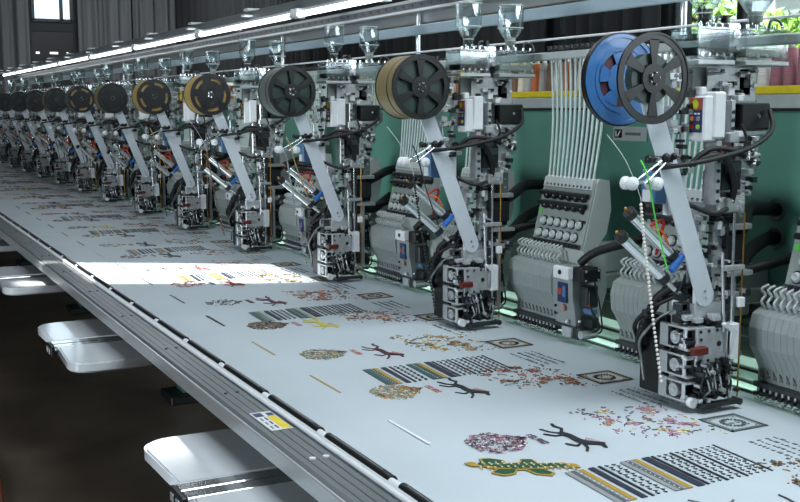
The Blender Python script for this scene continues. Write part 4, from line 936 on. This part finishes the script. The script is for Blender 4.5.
for n in range(ND):
    k = fk[n]; tp = {'blue': None, 'olive': 'reel_olive', 'grey': 'reel_grey', 'tan': 'reel_tan', 'dark': 'tape_dark'}[rk[n]]
    if (k, tp) not in FP: o = FP[(k, tp)] = make_front('spoked' if k == 'spoked' else 'arc', 'tape_gold' if k == 'tan' else 'tape_dark', tp)
    else: o = copy_tree(FP[(k, tp)])
    o.location = (CR[0], 1.985+S*n, CR[1]); o['label'] = '%s at the front of the %s white arm from the near end' % (fl[k], ORD[n])
    k = rk[n]
    if k not in RP: o = RP[k] = make_rear({'blue': 'reel_blue', 'olive': 'reel_olive', 'grey': 'reel_grey', 'tan': 'reel_tan', 'dark': 'tape_dark'}[k], k != 'blue')
    else: o = copy_tree(RP[k])
    o.location = (CR[0], 2.05+S*n, CR[1]); o['label'] = '%s behind the %s white arm from the near end' % (rl[k], ORD[n])

# ------------------------------------------------------------------ light
def area(name, loc, target, sx, sy, power, col=(1, 1, 1)):
    l = bpy.data.lights.new(name, 'AREA'); l.shape = 'RECTANGLE'; l.size = sx; l.size_y = sy; l.energy = power; l.color = col
    o = bpy.data.objects.new(name, l); COL.objects.link(o); o.location = loc
    o.rotation_euler = (Vector(target)-Vector(loc)).to_track_quat('-Z', 'Y').to_euler(); return o
area('ceiling_lamp_near', (2.2, .2, 4.9), (2.2, .2, 0), 2.5, 3.0, 265, (.86, .94, 1))  # added overhead fill, brightens the near end of the cloth
area('ceiling_lamp_mid', (1.0, 5.0, 4.85), (1.0, 5.0, 0), 1.0, 1.5, 40, (.86, .94, 1))  # added fill without a fixture, over the middle of the table
area('window_daylight', (5.7, -.5, 2.9), (1.6, 2.6, .9), 5.0, 2.4, 330, (.84, .93, 1))
area('window_daylight_left', (-6.9, 2.2, 2.1), (2, 3.5, 1.2), 2.4, 2.1, 420, (.84, .93, 1))  # added fill from the unseen left side, lights the head fronts
area('ceiling_lamp_far', (4.0, 16, 4.8), (4.0, 16.5, 0), 2, 4, 170, (.9, .95, 1))  # fill added to lighten the far curtains
area('ceiling_lamp_aisle', (4.2, 8.5, 4.8), (4.4, 8.5, 0), .8, 5, 60, (.9, .95, 1))  # unseen fill added above the aisle behind the machine
s = bpy.data.lights.new('sun', 'SUN'); s.energy = 16; s.angle = .02; s.color = (1, .97, .92)
so = bpy.data.objects.new('sun', s); COL.objects.link(so); so.rotation_euler = Vector((.2, -.151, -1)).to_track_quat('-Z', 'Y').to_euler(); so.location = (0, 0, 8)
w = bpy.data.worlds.new('World'); SC.world = w; w.use_nodes = True
nt = w.node_tree; bg = nt.nodes['Background']
tc = nt.nodes.new('ShaderNodeTexCoord'); sp = nt.nodes.new('ShaderNodeSeparateXYZ'); cr = nt.nodes.new('ShaderNodeValToRGB')
cr.color_ramp.elements[0].color = (.45, .5, .5, 1); cr.color_ramp.elements[1].color = (.8, .9, 1, 1); cr.color_ramp.elements[0].position = .45; cr.color_ramp.elements[1].position = .55
mp = nt.nodes.new('ShaderNodeMapRange'); mp.inputs['From Min'].default_value = -1
nt.links.new(tc.outputs['Generated'], sp.inputs[0]); nt.links.new(sp.outputs['Z'], mp.inputs['Value']); nt.links.new(mp.outputs['Result'], cr.inputs['Fac']); nt.links.new(cr.outputs['Color'], bg.inputs['Color'])
bg.inputs['Strength'].default_value = 2.1

# ------------------------------------------------------------------ camera
cam = bpy.data.cameras.new('camera'); co = bpy.data.objects.new('camera', cam); COL.objects.link(co); SC.camera = co
f = 1070.0; cam.sensor_width = 36; cam.lens = f/800*36; cam.clip_start = .05; cam.clip_end = 200
yd = Vector((-555, -143, f)).normalized(); p = math.atan(143/f)
zd = Vector((0, -math.cos(p), -math.sin(p))); zd = (zd-yd*yd.dot(zd)).normalized(); xd = yd.cross(zd)
right = Vector((xd.x, yd.x, zd.x)); up = -Vector((xd.y, yd.y, zd.y)); fwd = Vector((xd.z, yd.z, zd.z))
M = Matrix((right, up, -fwd)).transposed().to_4x4(); M.translation = Vector((0, 0, 1.66)); co.matrix_world = M

SC.view_settings.view_transform = 'Standard'; SC.view_settings.look = 'None'; SC.view_settings.gamma = 1; SC.view_settings.exposure = 0
SC.view_settings.use_curve_mapping = False
SC.cycles.use_denoising = True; SC.cycles.max_bounces = 8; SC.cycles.transparent_max_bounces = 24; SC.cycles.sample_clamp_indirect = 4
